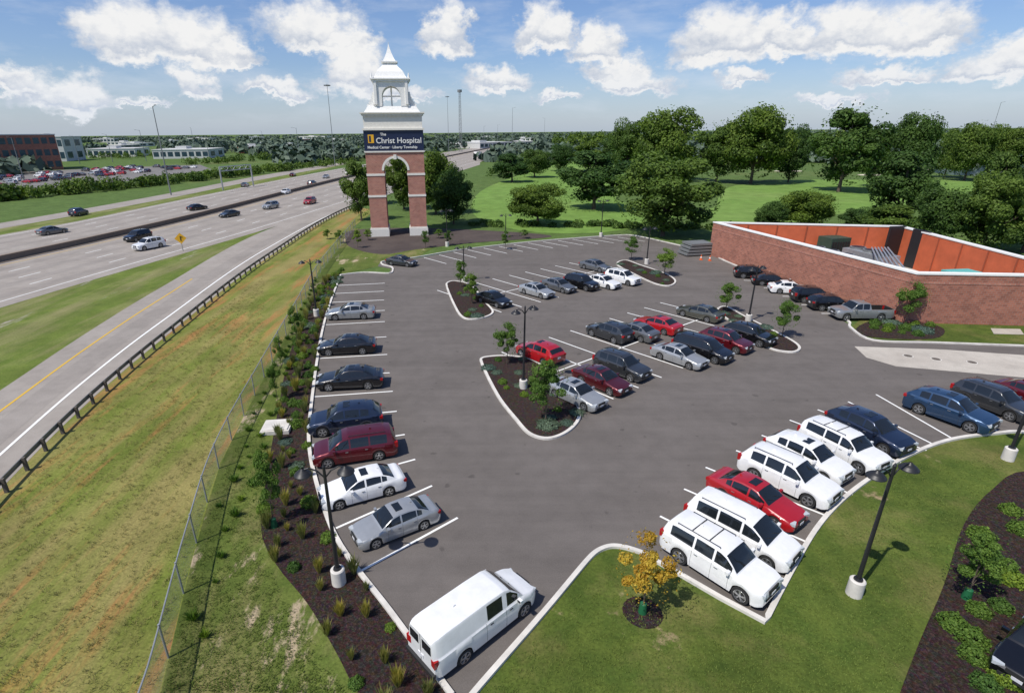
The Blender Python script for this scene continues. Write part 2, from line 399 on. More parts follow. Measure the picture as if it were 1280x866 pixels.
# ---------------------------------------------------------------- vehicles
glass=simple('car_glass',(.012,.015,.018),.05,var=.1,spec=.7)
CM=[None,glass,simple('car_trim_black',(.02,.02,.02),.6),simple('tyre_rubber',(.02,.02,.02),.85),simple('alloy_rim',(.45,.46,.47),.3,metal=.8),
    simple('headlight_lens',(.45,.48,.50),.1,var=.05),simple('taillight_lens',(.35,.01,.01),.15,var=.05),simple('license_plate',(.6,.6,.62),.5)]
def interp(pts,t):
    for (a,x),(c,y) in zip(pts,pts[1:]):
        if t<=c:
            u=(t-a)/(c-a) if c>a else 0; return x+(y-x)*u
    return pts[-1][1]
SP={
'sedan':dict(L=4.8,W=1.84,zb=.2,r=.33,wb=(.19,.78),belt=[(0,.58),(.02,.68),(.10,.78),(.27,.92),(.5,.95),(.85,1.02),(.96,1.0),(1,.86)],
   roof=[(.27,.92),(.34,1.15),(.43,1.38),(.5,1.45),(.62,1.46),(.72,1.40),(.80,1.24),(.88,1.02)],ws=(.285,.43),rg=(.735,.865),win=[(.33,.505),(.525,.70),(.71,.77)],seam=[.335,.515,.70],tum=.34,tz=.84,hzl=.66),
'suv':dict(L=4.75,W=1.9,zb=.24,r=.37,wb=(.19,.78),belt=[(0,.72),(.02,.88),(.1,.98),(.25,1.07),(.5,1.1),(.95,1.14),(1,1.0)],
   roof=[(.25,1.07),(.31,1.32),(.39,1.62),(.46,1.72),(.6,1.75),(.82,1.71),(.92,1.60),(.985,1.16)],ws=(.262,.40),rg=(.925,.978),win=[(.31,.485),(.505,.69),(.71,.86)],seam=[.32,.495,.70],tum=.28,tz=1.05,hzl=.80,rail=True),
'crossover':dict(L=4.6,W=1.88,zb=.23,r=.36,wb=(.19,.78),belt=[(0,.68),(.02,.82),(.1,.94),(.25,1.04),(.5,1.08),(.95,1.16),(1,1.0)],
   roof=[(.25,1.04),(.31,1.28),(.40,1.56),(.48,1.65),(.6,1.67),(.78,1.62),(.89,1.48),(.975,1.17)],ws=(.262,.41),rg=(.885,.965),win=[(.31,.485),(.505,.69),(.71,.82)],seam=[.32,.495,.70],tum=.30,tz=1.03,hzl=.76),
'minivan':dict(L=5.1,W=1.98,zb=.22,r=.35,wb=(.17,.77),belt=[(0,.68),(.02,.82),(.1,.95),(.19,1.04),(.5,1.08),(.96,1.1),(1,.95)],
   roof=[(.19,1.04),(.27,1.36),(.35,1.63),(.43,1.74),(.6,1.77),(.86,1.74),(.94,1.64),(.988,1.14)],ws=(.20,.36),rg=(.94,.98),win=[(.27,.43),(.45,.66),(.68,.88)],seam=[.28,.44,.67],tum=.22,tz=1.0,hzl=.76,rail=True),
'bigsuv':dict(L=4.95,W=2.0,zb=.28,r=.40,wb=(.18,.77),belt=[(0,.80),(.015,.98),(.1,1.08),(.24,1.15),(.5,1.17),(.97,1.2),(1,1.05)],
   roof=[(.24,1.15),(.295,1.43),(.36,1.70),(.42,1.81),(.6,1.84),(.86,1.81),(.955,1.72),(.99,1.22)],ws=(.25,.37),rg=(.96,.986),win=[(.29,.455),(.475,.65),(.67,.90)],seam=[.30,.465,.66],tum=.22,tz=1.1,hzl=.88,rail=True),
'van':dict(L=5.75,W=2.02,zb=.30,r=.38,wb=(.15,.75),belt=[(0,.80),(.01,.95),(.08,1.08),(.16,1.20),(.5,1.22),(1,1.22)],
   roof=[(.16,1.20),(.22,1.58),(.285,1.93),(.34,2.04),(.5,2.08),(.9,2.07),(.975,2.03),(1.,1.94)],ws=(.168,.285),rg=(2,3),win=[(.215,.325),(.37,.52)],seam=[.20,.345,.54],tum=.13,tz=1.1,hzl=.86),
'pickup':dict(L=5.6,W=1.95,zb=.32,r=.39,wb=(.17,.77),belt=[(0,.85),(.015,1.0),(.1,1.08),(.23,1.13),(.5,1.15),(1,1.15)],
   roof=[(.23,1.13),(.29,1.45),(.33,1.70),(.38,1.79),(.5,1.80),(.555,1.74),(.58,1.17)],ws=(.24,.335),rg=(.557,.577),win=[(.29,.42),(.435,.545)],seam=[.30,.43],tum=.2,tz=1.0,hzl=.9,bed=(.60,.985)),
}
MESH={}
def carmesh(ty):
    if ty in MESH: return MESH[ty]
    s=SP[ty]; L,Wd,zb,r=s['L'],s['W'],s['zb'],s['r']; Ra=r+.055
    T=set(np.round(np.linspace(0,1,37),4))
    T|={.006,.015,.03,.05,.97,.985,.994}
    for a,c in s['win']+[s['ws'],s['rg']]: 
        for x in(a,c):
            if x<=1: T.add(x)
    for a in s['seam']: T|={a,a+.0026}
    if 'bed' in s: T|={s['bed'][0],s['bed'][0]+.003,s['bed'][1],s['bed'][1]-.003}
    for w in s['wb']:
        for k in np.linspace(-1,1,13): T.add(round(w+k*Ra/L,5))
        T|={w-Ra/L-.0015,w+Ra/L+.0015}
    T=sorted(t for t in T if 0<=t<=1)
    b=MB(); rings=[]
    for t in T:
        x=L/2-t*L; wf=1.
        if t<.10: wf=1-.19*(1-t/.10)**2.2
        if t>.93: wf=1-.11*((t-.93)/.07)**2.2
        w=Wd/2*wf; zz=zb+(.10*(1-t/.04) if t<.04 else 0)+(.12*(t-.96)/.04 if t>.96 else 0)
        a=zz
        for wc in s['wb']:
            dx=(t-wc)*L
            if abs(dx)<=Ra+1e-6: a=max(a,r+math.sqrt(max(0,Ra*Ra-dx*dx)))
        bt=interp(s['belt'],t); rf=s['roof']; k=0.
        if rf[0][0]<=t<=rf[-1][0]: k=max(0,interp(rf,t)-bt)
        tm=s['tum']; yb=.885*w
        z8=bt+.015+min(.035,k*.3); z9=bt+.02+k*.86; z10=bt+.025+k*.965
        y9=yb-k*.86*tm; y10=y9-.055-(.03 if k<.05 else 0)
        ring=[(0,zz),(.76*w,zz),(.76*w,a),(.975*w,a),(w,a+(bt-a)*.3),(.995*w,a+(bt-a)*.62),(.955*w,bt-.05),(.91*w,bt),(yb,z8),(y9,z9),(y10,z10),(y10*.62,bt+.035+k),(0,bt+.05+k)]
        if 'bed' in s and s['bed'][0]<t<s['bed'][1]:
            ring[8:]=[(.86*w,bt+.01),(.84*w,bt+.01),(.83*w,.72),(.5*w,.72),(0,.72)]
        i0=len(b.v); n=len(ring)
        for y,z in ring: b.v.append((x,y,z))
        for y,z in ring[1:-1]: b.v.append((x,-y,z))
        rings.append((i0,n))
    def idx(R,j,side):
        i0,n=R
        if side==0 or j==0 or j==n-1: return i0+j
        return i0+n+j-1
    for q in range(len(T)-1):
        tm=(T[q]+T[q+1])/2; A,B=rings[q],rings[q+1]
        sm=any(abs(tm-(x+.0013))<.001 for x in s['seam'])
        for side in(0,1):
            for j in range(12):
                f=[idx(A,j,side),idx(A,j+1,side),idx(B,j+1,side),idx(B,j,side)]
                mi=0
                if j<=2: mi=2
                if 3<=j<=6 and sm: mi=2
                if j==8 and any(c<tm<d for c,d in s['win']): mi=1
                if j>=10 and (s['ws'][0]<tm<s['ws'][1] or s['rg'][0]<tm<s['rg'][1]): mi=1
                if 'bed' in s and s['bed'][0]<tm<s['bed'][1] and j>=9: mi=2
                if side==1: f=f[::-1]
                b.f.append(tuple(f)); b.m.append(mi)
    for R,flip in((rings[0],0),(rings[-1],1)):
        i0,n=R; loop=[idx(R,j,0) for j in range(n)]+[idx(R,j,1) for j in range(n-2,0,-1)]
        if not flip: loop=loop[::-1]
        b.f.append(tuple(loop)); b.m.append(0)
    w=Wd/2; fx=L/2; bh=interp(s['belt'],.02); hl=s['hzl']
    for sg in(1,-1):
        b.box((fx-.13,sg*w*.67,hl),(.24,.34,.14),5,rot=-sg*.32)
        b.box((-fx+.08,sg*w*.80,s['tz']-.06),(.20,.26,.18 if ty in('sedan','crossover') else .36),6,rot=sg*.12)
        mt=s['ws'][0]+.055; mx=fx-mt*L; mz=interp(s['belt'],mt)+.09
        b.box((mx,sg*(w+.07),mz),(.14,.22,.15),0); b.box((mx-.075,sg*(w+.07),mz),(.01,.18,.11),1)
        if s.get('rail'):
            y=sg*(.885*w-(interp(s['roof'],.6)-interp(s['belt'],.6))*s['tum']-.10)
            x0=fx-.44*L; x1=fx-.86*L; z=interp(s['roof'],.6)+.06
            b.cyl((x0,y,z),(x1,y,z-.02),.018,.018,6,2); 
            for xx in(x0,(x0+x1)/2,x1): b.cyl((xx,y,z-.10),(xx,y,z),.018,.018,5,2)
        for c,d in s['win'][:2]:
            b.box((fx-d*L+.16,sg*(w*.975),interp(s['belt'],d)-.14),(.17,.05,.03),4 if ty!='van' else 2)
    gh=.20 if ty=='sedan' else .26
    b.box((fx+.0,0,hl-.01),(.05,Wd*.40,gh*.8),2); b.box((fx-.0,0,hl-.29),(.06,Wd*.58,.13),2)
    b.box((fx+.03,0,hl-.16),(.03,.32,.12),7); b.box((-fx-.01,0,s['tz']-.22),(.03,.34,.16),7)
    b.box((-fx+.01,0,zb+.17),(.06,Wd*.6,.12),2)
    x0=fx-(s['ws'][0]+.004)*L; z0=interp(s['roof'],s['ws'][0]+.004)+.055
    for yy in(-.05,.45): b.cyl((x0,yy,z0),(x0-.18,yy-.42,z0+.13),.012,.012,4,2)
    xr=fx-.70*L if ty!='pickup' else fx-.5*L; b.box((xr,0,interp(s['roof'],.70 if ty!='pickup' else .5)+.085),(.16,.05,.07),0,taper=.6)
    # hood shut line
    hx=fx-(s['ws'][0]-.02)*L
    if ty=='van':
        for sg in(1,-1): b.box((-fx-.004,sg*.40,1.58),(.02,.56,.44),1)
        b.box((-fx-.004,0,1.25),(.016,.02,1.4),2)
        b.box((-fx-.05,0,.5),(.14,Wd*.92,.16),2)
    elif ty=='bigsuv':
        for t_ in(.55,.72): b.box((fx-t_*L,0,interp(s['roof'],t_)+.07),(.04,Wd*.60,.02),2)
    if ty in('sedan','crossover'):
        b.box((fx-.53*L,0,interp(s['roof'],.53)+.047),(.42,.72,.012),1)
    for wc in s['wb']:
        x=fx-wc*L
        for sg in(1,-1):
            yo=sg*(w-.02); yi=sg*(w-.26)
            b.cyl((x,yi,r),(x,yo,r),r,r*.985,22,3)
            b.cyl((x,yo,r),(x,yo+sg*.006,r),r*.68,r*.68,18,2)
            b.cyl((x,yo,r),(x,yo+sg*.02,r),r*.2,r*.16,10,4)
            for k in range(5):
                an=k*2*math.pi/5+.3; ca,sa=math.cos(an),math.sin(an); 
                for da in(-.16,.16):
                    c2,s2=math.cos(an+da),math.sin(an+da)
                    p=Vector((x+ca*r*.12,yo+sg*.012,r+sa*r*.12)); q=Vector((x+c2*r*.66,yo+sg*.012,r+s2*r*.66))
                    b.cyl(p,q,.024,.03,4,4)
            n=18
            for k in range(n):
                a0=2*math.pi*k/n;a1=2*math.pi*(k+1)/n
                b.cyl((x+math.cos(a0)*r*.67,yo+sg*.012,r+math.sin(a0)*r*.67),(x+math.cos(a1)*r*.67,yo+sg*.012,r+math.sin(a1)*r*.67),.016,.016,4,4,False)
    mats=[bpy.data.materials.get('car_glass')]+CM[1:]
    me=b.mesh('car_'+ty,mats,smooth=32,uv=False); MESH[ty]=me; return me
PC={'black':(.010,.010,.012),'dgray':(.045,.048,.052),'gray':(.14,.145,.15),'silver':(.40,.41,.41),'white':(.78,.78,.77),'red':(.36,.008,.012),'dred':(.12,.006,.012),'navy':(.015,.025,.055),'blue':(.02,.055,.12),'olive':(.10,.10,.08),'maroon':(.10,.01,.014),'lgray':(.28,.29,.29)}
PM={}
def paint(c):
    if c not in PM:
        m,nb,b=newmat('car_paint_'+c); b.inputs['Metallic'].default_value=.0 if c in('white','red') else .45
        oi=nb.new('ShaderNodeTexCoord').outputs['Object']
        nb.put(b.inputs['Base Color'],nb.mix(1.,PC[c],nb.ramp(nb.noise(2.,3,.6,oi),[(.3,.93),(.7,1.05)]),'MULTIPLY'))
        b.inputs['Roughness'].default_value=.32; b.inputs['Coat Weight'].default_value=1.; b.inputs['Coat Roughness'].default_value=.03; PM[c]=m
    return PM[c]
NAMES={'sedan':'parked_car','crossover':'parked_suv','suv':'parked_suv','minivan':'parked_minivan','bigsuv':'parked_suv','van':'cargo_van','pickup':'pickup_truck'}
def putcar(ty,c,P,ang,name=None,sc=.9):
    o=mkobj(name or NAMES[ty],carmesh(ty),None,(P[0],P[1],.012),ang,(sc,sc,sc))
    o.material_slots[0].link='OBJECT'; o.material_slots[0].material=paint(c)
    return o
def car(ty,c,nose,tail,name=None,hd=None,sc=.9,dx=0,dy=0):
    a=Vector(g2(nose[0]+dx,nose[1]+dy)); t=Vector(g2(tail[0]+dx,tail[1]+dy)); m=(a+t)/2; d=a-t
    return putcar(ty,c,m,hd if hd is not None else math.atan2(d.y,d.x),name,sc)
for c in [('sedan','lgray',(411,398),(468,396),None,None,.97),('sedan','black',(399,441),(471,438),None,None,.97),('sedan','black',(397,484),(481,480),None,None,.97),('crossover','navy',(388,540),(478,530),None,None,.96),
 ('minivan','dred',(392,578),(496,562),None,None,.90),('sedan','white',(397,633),(507,603),None,None,.87),('sedan','silver',(440,683),(546,642),None,None,.82),
 ('van','white',(648,745),(534,832),None,None,.85)]: car(*c)
for c in [('bigsuv','white',(957,741),(849,673),None,None,.9),('minivan','white',(990,700),(874,638),None,None,.9),('sedan','red',(1003,655),(897,598),None,None,.9),('suv','white',(1042,626),(938,576),None,None,.95),
 ('crossover','white',(1057,597),(970,555),None,None,.9),('bigsuv','white',(1106,588),(1010,540),None,None,.88),('crossover','navy',(1134,563),(1046,522),None,None,.95),
 ('crossover','blue',(1243,535),(1140,498),None,None,.98),('suv','dgray',(1292,522),(1200,487),None,None,.9),('sedan','dred',(1340,512),(1255,482),None,None,.9)]: car(*c,dx=-5,dy=8)
hd=math.atan2(ax.y,ax.x)
def rc_(ty,c,a,b2,fl=0,dy=4): car(ty,c,a,b2,None,hd+(math.pi if fl else 0)+random.uniform(-.03,.03),dy=dy)
for ty,c,a,b2,fl in [('sedan','silver',(702,490),(738,503),0),('sedan','maroon',(720,468),(785,490),0),('suv','dgray',(747,452),(808,474),0),('sedan','silver',(818,440),(880,457),0),
 ('minivan','black',(847,433),(908,449),0),('crossover','dred',(878,422),(936,439),0),('crossover','black',(910,414),(962,431),0),
 ('crossover','red',(650,437),(700,453),1),('crossover','dgray',(738,412),(785,426),1),('sedan','gray',(771,410),(815,424),1),('sedan','red',(798,402),(846,415),1),('sedan','olive',(853,389),(896,398),1)]: rc_(ty,c,a,b2,fl)
for ty,c,a,b2,fl in [('sedan','black',(601,374),(634,384),0),('sedan','silver',(655,364),(687,372),0),('sedan','gray',(684,358),(713,365),0),('suv','black',(710,354),(744,364),0),('sedan','white',(739,353),(768,361),0),('suv','white',(762,348),(794,357),0),('sedan','gray',(733,334),(755,339),0)]: rc_(ty,c,a,b2,fl,1)
car('sedan','dgray',(517,333),(488,330))
WR=[('crossover','black',(962,348),(917,346)),('sedan','black',(985,357),(943,355)),('sedan','white',(1006,367),(967,365)),('suv','black',(1040,377),(990,376)),('crossover','black',(1060,387),(1014,386)),('pickup','lgray',(1040,398),(1107,398),None,None,.95)]
for c in WR: car(*c)
for p,q in zip(WR,WR[1:]):
    ends=[]
    for c in(p,q):
        e=sorted([c[2],c[3]]); ends.append(e)
    stripe(b,Vector(g2(*ends[0][0])).lerp(Vector(g2(*ends[1][0])),.5),Vector(g2(*ends[0][1])).lerp(Vector(g2(*ends[1][1])),.5))
b.obj('parking_stall_lines',[M['line']],uv=False)
car('sedan','black',(1275,850),(1318,800))
for ty,c,a,t in [('suv','white',(172,314),(202,308)),('suv','black',(158,304),(188,297)),('sedan','gray',(82,290),(50,295)),('suv','navy',(110,267),(88,272)),('sedan','black',(257,261),(237,264)),
  ('sedan','dgray',(276,273),(298,269)),('suv','silver',(329,263),(348,259)),('suv','red',(381,257),(394,253)),('sedan','dred',(371,219),(361,222)),('suv','dgray',(395,231),(386,233)),('sedan','black',(426,237),(436,234)),
  ('sedan','gray',(311,232),(302,235)),('sedan','white',(352,244),(362,241)),('sedan','silver',(404,224),(411,222)),('sedan','white',(590,200),(596,198)),('suv','gray',(615,193),(620,191))]:
    car(ty,c,a,t,'highway_car',None,1.)
def boxtruck(P,ang):
    b=MB(); b.box((-1.2,0,2.2),(7,2.4,2.7),0); b.box((3.4,0,1.6),(1.9,2.2,1.9),0,taper=.93); b.box((4.38,0,2.0),(.06,1.9,.7),1); b.box((0,0,.75),(9,1.0,.25),2)
    for x in(-3.5,3.2):
        for y in(-1.05,1.05): b.cyl((x,y-.15,.5),(x,y+.15,.5),.5,.5,14,2)
    b.obj('box_truck',[M['white'],glass,M['black']],loc=(P[0],P[1],.02),rotz=ang)
boxtruck(g2(443,219),math.radians(-120)); boxtruck(g2(640,184),math.radians(60)); boxtruck(g2(598,196),math.radians(60))
# ---------------------------------------------------------------- vegetation meshes
def leafcloud(C,N,size,asp=1.4,up=0.0):
    n=len(C); nr=N+np.random.normal(0,.55,(n,3)); nr/=np.linalg.norm(nr,axis=1)[:,None]+1e-9
    t=np.cross(nr,np.random.normal(0,1,(n,3))); t/=np.linalg.norm(t,axis=1)[:,None]+1e-9; bb=np.cross(nr,t)
    s=(size*np.random.uniform(.6,1.3,n))[:,None]
    V=np.stack([C-t*s*asp*.5,C-bb*s*.42,C+t*s*asp*.5,C+bb*s*.42],1).reshape(-1,3)
    return V
def leafmesh(name,V,mats,base=None,tint=None):
    n=len(V)//4; bv=base.v if base else []; bf=list(base.f) if base else []
    nb0=len(bv); verts=np.vstack([np.array(bv).reshape(-1,3),V]) if bv else V
    me=bpy.data.meshes.new(name)
    F4=(np.arange(n*4).reshape(-1,4)+nb0).tolist()
    me.from_pydata(verts.tolist(),[],bf+F4)
    for m in mats: me.materials.append(m)
    mi=np.zeros(len(me.polygons),dtype=np.int32); mi[:len(bf)]=1 if len(mats)>1 else 0
    me.polygons.foreach_set('material_index',mi)
    at=me.attributes.new('tint','FLOAT','POINT'); tt=np.zeros(len(verts),dtype=np.float32)
    tt[nb0:]=np.repeat(tint if tint is not None else np.random.rand(n),4); at.data.foreach_set('value',tt)
    return me
def rdir(n):
    d=np.random.normal(0,1,(n,3)); return d/np.linalg.norm(d,axis=1)[:,None]
def treemesh(name,H,Wd,nl,per,size,leaf,trunk_h=.3,seed=0,tr=.03,lobe=(.2,.3),low=.75,shape=0.):
    np.random.seed(seed); random.seed(seed)
    b=MB(); tb=H*trunk_h
    b.cyl((0,0,-.1),(0,0,tb),H*tr,H*tr*.7,9,0,False)
    b.cyl((0,0,tb),(random.uniform(-.03,.03)*H,random.uniform(-.03,.03)*H,H*.8),H*tr*.7,H*tr*.15,7,0,False)
    z0=tb*low; cz=(z0+H)/2; rz=(H-z0)/2
    Cs=[];Ns=[];Ts=[]
    for i in range(nl):
        d=rdir(1)[0]
        f=random.uniform(.50,.82) if i>nl//5 else random.uniform(0,.35)
        wz=1-shape*max(0,d[2])
        c=np.array([d[0]*Wd/2*f*wz,d[1]*Wd/2*f*wz,cz+d[2]*rz*min(.85,f*1.05)])
        R=random.uniform(*lobe)*Wd*.8*random.choice([.8,1,1.15])
        n=int(per*random.uniform(.7,1.3)); q=rdir(n); rr=R*np.random.uniform(.35,1.,n)**.5
        q[:,2]=q[:,2]*.8+.08
        Cs.append(c+q*rr[:,None]); nn=q.copy(); nn[:,2]+=.3; Ns.append(nn)
        Ts.append(np.clip(np.random.normal(random.uniform(.15,.85),.2,n),0,1))
        if i%3==0: b.cyl((0,0,max(tb*.7,c[2]*.5)),tuple(c),H*tr*.35,H*tr*.08,5,0,False)
    n=per; q=rdir(n); C=np.stack([q[:,0]*Wd*.5,q[:,1]*Wd*.5,cz+q[:,2]*rz],1)
    Cs.append(C*np.random.uniform(.9,1.02,n)[:,None]*np.array([1,1,.97])); Ns.append(q); Ts.append(np.random.rand(n))
    C=np.vstack(Cs); k=C[:,2]>z0*.5; C=C[k];N=np.vstack(Ns)[k];T=np.concatenate(Ts)[k]
    return leafmesh(name,leafcloud(C,N,size),[leaf,M['bark']],b,T)
BIG=[treemesh('tree_big%d'%i,14,13,34+i*5,620,.33,M['leaf'],.12+.02*i,seed=10+i,tr=.022,lobe=(.13,.25),low=.5,shape=.25*(i%2)) for i in range(5)]
BIG+=[treemesh('tree_tall%d'%i,18,12,40,560,.40,M['leaf'],.13,seed=30+i,tr=.02,lobe=(.12,.24),low=.6,shape=.3*i) for i in range(3)]
SML=[treemesh('tree_small%d'%i,4.5,2.6,24,330,.078,M['leafy'],.28,seed=50+i,tr=.010,lobe=(.12,.2),shape=.45) for i in range(4)]
AMB=treemesh('tree_amber',4.2,2.6,20,260,.075,M['leafo'],.28,seed=70,tr=.010,lobe=(.11,.19),shape=.45)
BH={i:((14,13) if i<5 else (18,12)) for i in range(8)}
def bigtree(base,top,w,var,name='deciduous_tree'):
    P=g2(*base); h=hz(P,top); wd=w*mpp(P); v=var%8; H0,W0=BH[v]
    mkobj(name,BIG[v],None,(P[0],P[1],0),random.uniform(0,6.28),(wd/W0*.93,wd/W0*.93,h/H0))
def smalltree(base,top,w,mesh=None,z=.09,bag=False,name='young_tree'):
    P=g2(*base); h=hz(P,top)-z; wd=w*mpp(P); me=mesh or random.choice(SML)
    o=mkobj(name,me,None,(P[0],P[1],z),random.uniform(0,6.28),(wd/2.6,wd/2.6,h/(4.2 if me is AMB else 4.5)))
    if bag:
        b=MB(); b.cyl((P[0],P[1],z),(P[0],P[1],z+.45),.17,.13,9,0); b.cyl((P[0],P[1],z+.45),(P[0],P[1],z+.5),.13,.06,9,0)
        b.obj('tree_watering_bag',[M['green']],smooth=40)
random.seed(3)
for i,t in enumerate([((828,295),194,136),((742,262),180,100),((672,281),226,86),((567,280),211,62),((452,276),192,46),((545,268),182,66),((505,262),190,56),((470,255),200,44),
  ((830,226),128,96),((782,222),150,54),((895,228),146,60),((938,230),124,96),((985,228),158,46),((1048,240),123,92),((1128,236),134,70),((1088,234),164,44),((1120,285),178,84),
  ((1000,285),235,80),((962,288),252,46),((1115,302),250,86),((1165,310),228,84),((1225,318),218,92),((1278,315),205,90),((1205,226),148,64),((1240,224),158,54),((1278,224),150,66),((1180,222),162,44),((1310,300),180,100),
  ((640,228),188,50),((668,222),184,46),((700,214),180,42),((735,214),172,48),((768,214),166,44),((1068,290),260,44),((1235,282),180,56)]):
    bigtree(t[0],t[1],t[2],i*5+i//3)
for base,top,w in [((830,345),307,28),((789,325),294,24),((590,380),338,26),((576,360),322,20),((829,284),262,18),((907,390),350,32),((977,422),371,34),((634,456),398,36),((682,528),446,54),((1131,405),347,36)]:
    smalltree(base,top,w)
smalltree((803,765),663,76,AMB,0,True,'amber_tree'); smalltree((343,658),558,42,None,0,True)
smalltree((347,500),446,20,None,0); smalltree((372,432),378,20,None,0); smalltree((1207,748),668,66,None,.02,True); smalltree((352,460),416,17,None,0)
for x in (447,460,532,548,561,632,655,410,425): smalltree((x,306+random.randint(-8,6)),286,14,None,0)
# mulch rings at the lawn trees
for p,r in [((803,765),.75)]:
    P=g2(*p); sheet('mulch_ring',[(P[0]+math.cos(a)*r,P[1]+math.sin(a)*r) for a in np.linspace(0,6.1,18)],.012,M['mulch'])
def shrubmesh(name,r,h,n,size,leaf,seed):
    np.random.seed(seed); q=rdir(n); q[:,2]=np.abs(q[:,2]); rr=np.random.uniform(.5,1.,n)**.5*(1+.18*np.sin(q[:,0]*5+seed)*np.cos(q[:,1]*6))
    C=q*rr[:,None]*np.array([r,r,h]); return leafmesh(name,leafcloud(C,q,size),[leaf])
SH=[shrubmesh('shrub_mesh%d'%i,.5,.5,1300,.07,M['leafy'],i) for i in range(3)]+[shrubmesh('juniper_mesh',.9,.32,1600,.08,M['leafb'],9)]
def tuft(name,h,n,seed,leaf,spread=.35,wd=.014):
    np.random.seed(seed); V=[]
    for i in range(n):
        a=random.uniform(0,6.28); r=random.uniform(0,.12); p=np.array([math.cos(a)*r,math.sin(a)*r,0]); l=h*random.uniform(.6,1.1); sp=random.uniform(.1,1)*spread
        tip=p+np.array([math.cos(a)*sp*l,math.sin(a)*sp*l,l]); mid=(p+tip)/2+np.array([0,0,l*.08]); s=np.array([-math.sin(a),math.cos(a),0])*wd
        V+=[p,mid-s*1.3,tip,mid+s*1.3]
    return leafmesh(name,np.array(V),[leaf])
TU=[tuft('ornamental_grass_mesh%d'%i,1.1,170,i,M['tan'],.4,.016) for i in range(2)]
def scatter(poly,n,kinds,z,seed,sc=(.6,1.2),mind=1.1):
    random.seed(seed); xs=[p[0] for p in poly]; ys=[p[1] for p in poly]; pts=[]; tr=0
    while len(pts)<n and tr<n*60:
        tr+=1; x=random.uniform(min(xs),max(xs)); y=random.uniform(min(ys),max(ys))
        if not inpoly(x,y,poly) or any((x-a)**2+(y-c)**2<mind**2 for a,c in pts): continue
        pts.append((x,y)); me,nm=random.choice(kinds); s=random.uniform(*sc)
        mkobj(nm,me,None,(x,y,z),random.uniform(0,6.28),(s,s,s*random.uniform(.85,1.15)))
K=[(SH[0],'shrub'),(SH[1],'shrub'),(SH[2],'shrub'),(TU[0],'ornamental_grass'),(TU[1],'ornamental_grass')]
bl=[tuple(p) for p in bedl]
scatter(bl,120,K+K[3:],.02,5,(.4,.85),.85)
scatter(W([(425,338),(405,352),(380,400),(362,450),(352,500),(338,590),(375,590),(380,520),(385,470),(398,410),(415,370)]),45,K+[(SH[3],'juniper_shrub')]*2,.02,15,(.5,1.0),1.0)
for I in isl: scatter([tuple(p) for p in I],18 if I is isl[0] else 9,K[:3]+[(SH[3],'juniper_shrub')]*3,.09,11,(.4,.85),.8)
for p in [(1190,782),(1222,765),(1215,822),(1212,800),(1255,848),(1230,858),(1262,640),(1240,700),(1275,665),(1250,760),(1262,725),(1225,672)]:
    P=g2(*p); s=random.uniform(.75,1.05); mkobj('shrub',SH[p[0]%3],None,(P[0],P[1],.03),0,(s,s,s))
scatter(W([(1080,414),(1150,420),(1170,408),(1100,400)]),12,K[:3]+[(SH[3],'juniper_shrub')]*3,.05,4,(.6,1.1),1.)
WM=tuft('weed_mesh',.45,90,4,M['leafy'],.9,.02)
scatter(W([(395,345),(350,440),(310,530),(270,640),(235,790),(260,800),(300,660),(330,560),(370,450),(402,360)]),70,[(WM,'weed_tuft')],.0,8,(.4,.9),1.)
def tuftmass(name,poly,n,h,leaf,seed):
    np.random.seed(seed); random.seed(seed); xs=[p[0] for p in poly]; ys=[p[1] for p in poly]; V=[]
    k=0
    while k<n:
        x=random.uniform(min(xs),max(xs)); y=min(ys)+(max(ys)-min(ys))*random.random()**1.6
        if not inpoly(x,y,poly): continue
        k+=1
        for j in range(6):
            a=random.uniform(0,6.28); l=h*random.uniform(.5,1.2); p=np.array([x+random.gauss(0,.06),y+random.gauss(0,.06),0]); tip=p+np.array([math.cos(a)*l*.7,math.sin(a)*l*.7,l]); s=np.array([-math.sin(a),math.cos(a),0])*.012
            mid=(p+tip)/2+np.array([0,0,l*.1]); V+=[p,mid-s,tip,mid+s]
    mkobj(name,leafmesh(name,np.array(V),[leaf]))
M['straw']=leafmat('straw_blades',(.16,.17,.04),(.30,.26,.10),trans=0,rnd=0)
M['gblade']=leafmat('grass_blades',(.07,.11,.018),(.14,.18,.035),trans=0,rnd=0)
ep=W([(-100,760),(0,640),(110,520),(200,445),(330,345),(330,440),(275,560),(240,680),(200,850),(-100,1000)])
tuftmass('embankment_grass_tufts',ep,3500,.13,M['straw'],1)
tuftmass('lawn_grass_tufts',W([(700,760),(770,700),(960,790),(1000,720),(1060,640),(1150,580),(1270,560),(1180,700),(1110,880),(600,880)]),3500,.06,M['gblade'],2)
tuftmass('verge_grass_tufts',W([(325,500),(275,600),(245,700),(205,866),(430,866),(330,700),(330,560)]),2500,.09,M['gblade'],3)
def mass(name,pts,leaf,k=30):
    Cs=[];Ns=[];Sz=[];Ts=[]
    for x,y,r,h in pts:
        q=rdir(k); q[:,2]=np.abs(q[:,2]); Cs.append(np.array([x,y,h*.15])+q*np.array([r,r,h*.85])*np.random.uniform(.7,1.,k)[:,None]); Ns.append(q); Sz.append(np.full(k,r*.55*math.sqrt(30/max(k,30)))); Ts.append(np.clip(np.random.normal(random.random(),.2,k),0,1))
    C=np.vstack(Cs); V=leafcloud(C,np.vstack(Ns),np.concatenate(Sz)); mkobj(name,leafmesh(name,V,[leaf],None,np.concatenate(Ts)))
np.random.seed(5); random.seed(5)
hp=[tuple(p) for p in far]+[tuple(p) for p in reversed(near)]
pts=[]
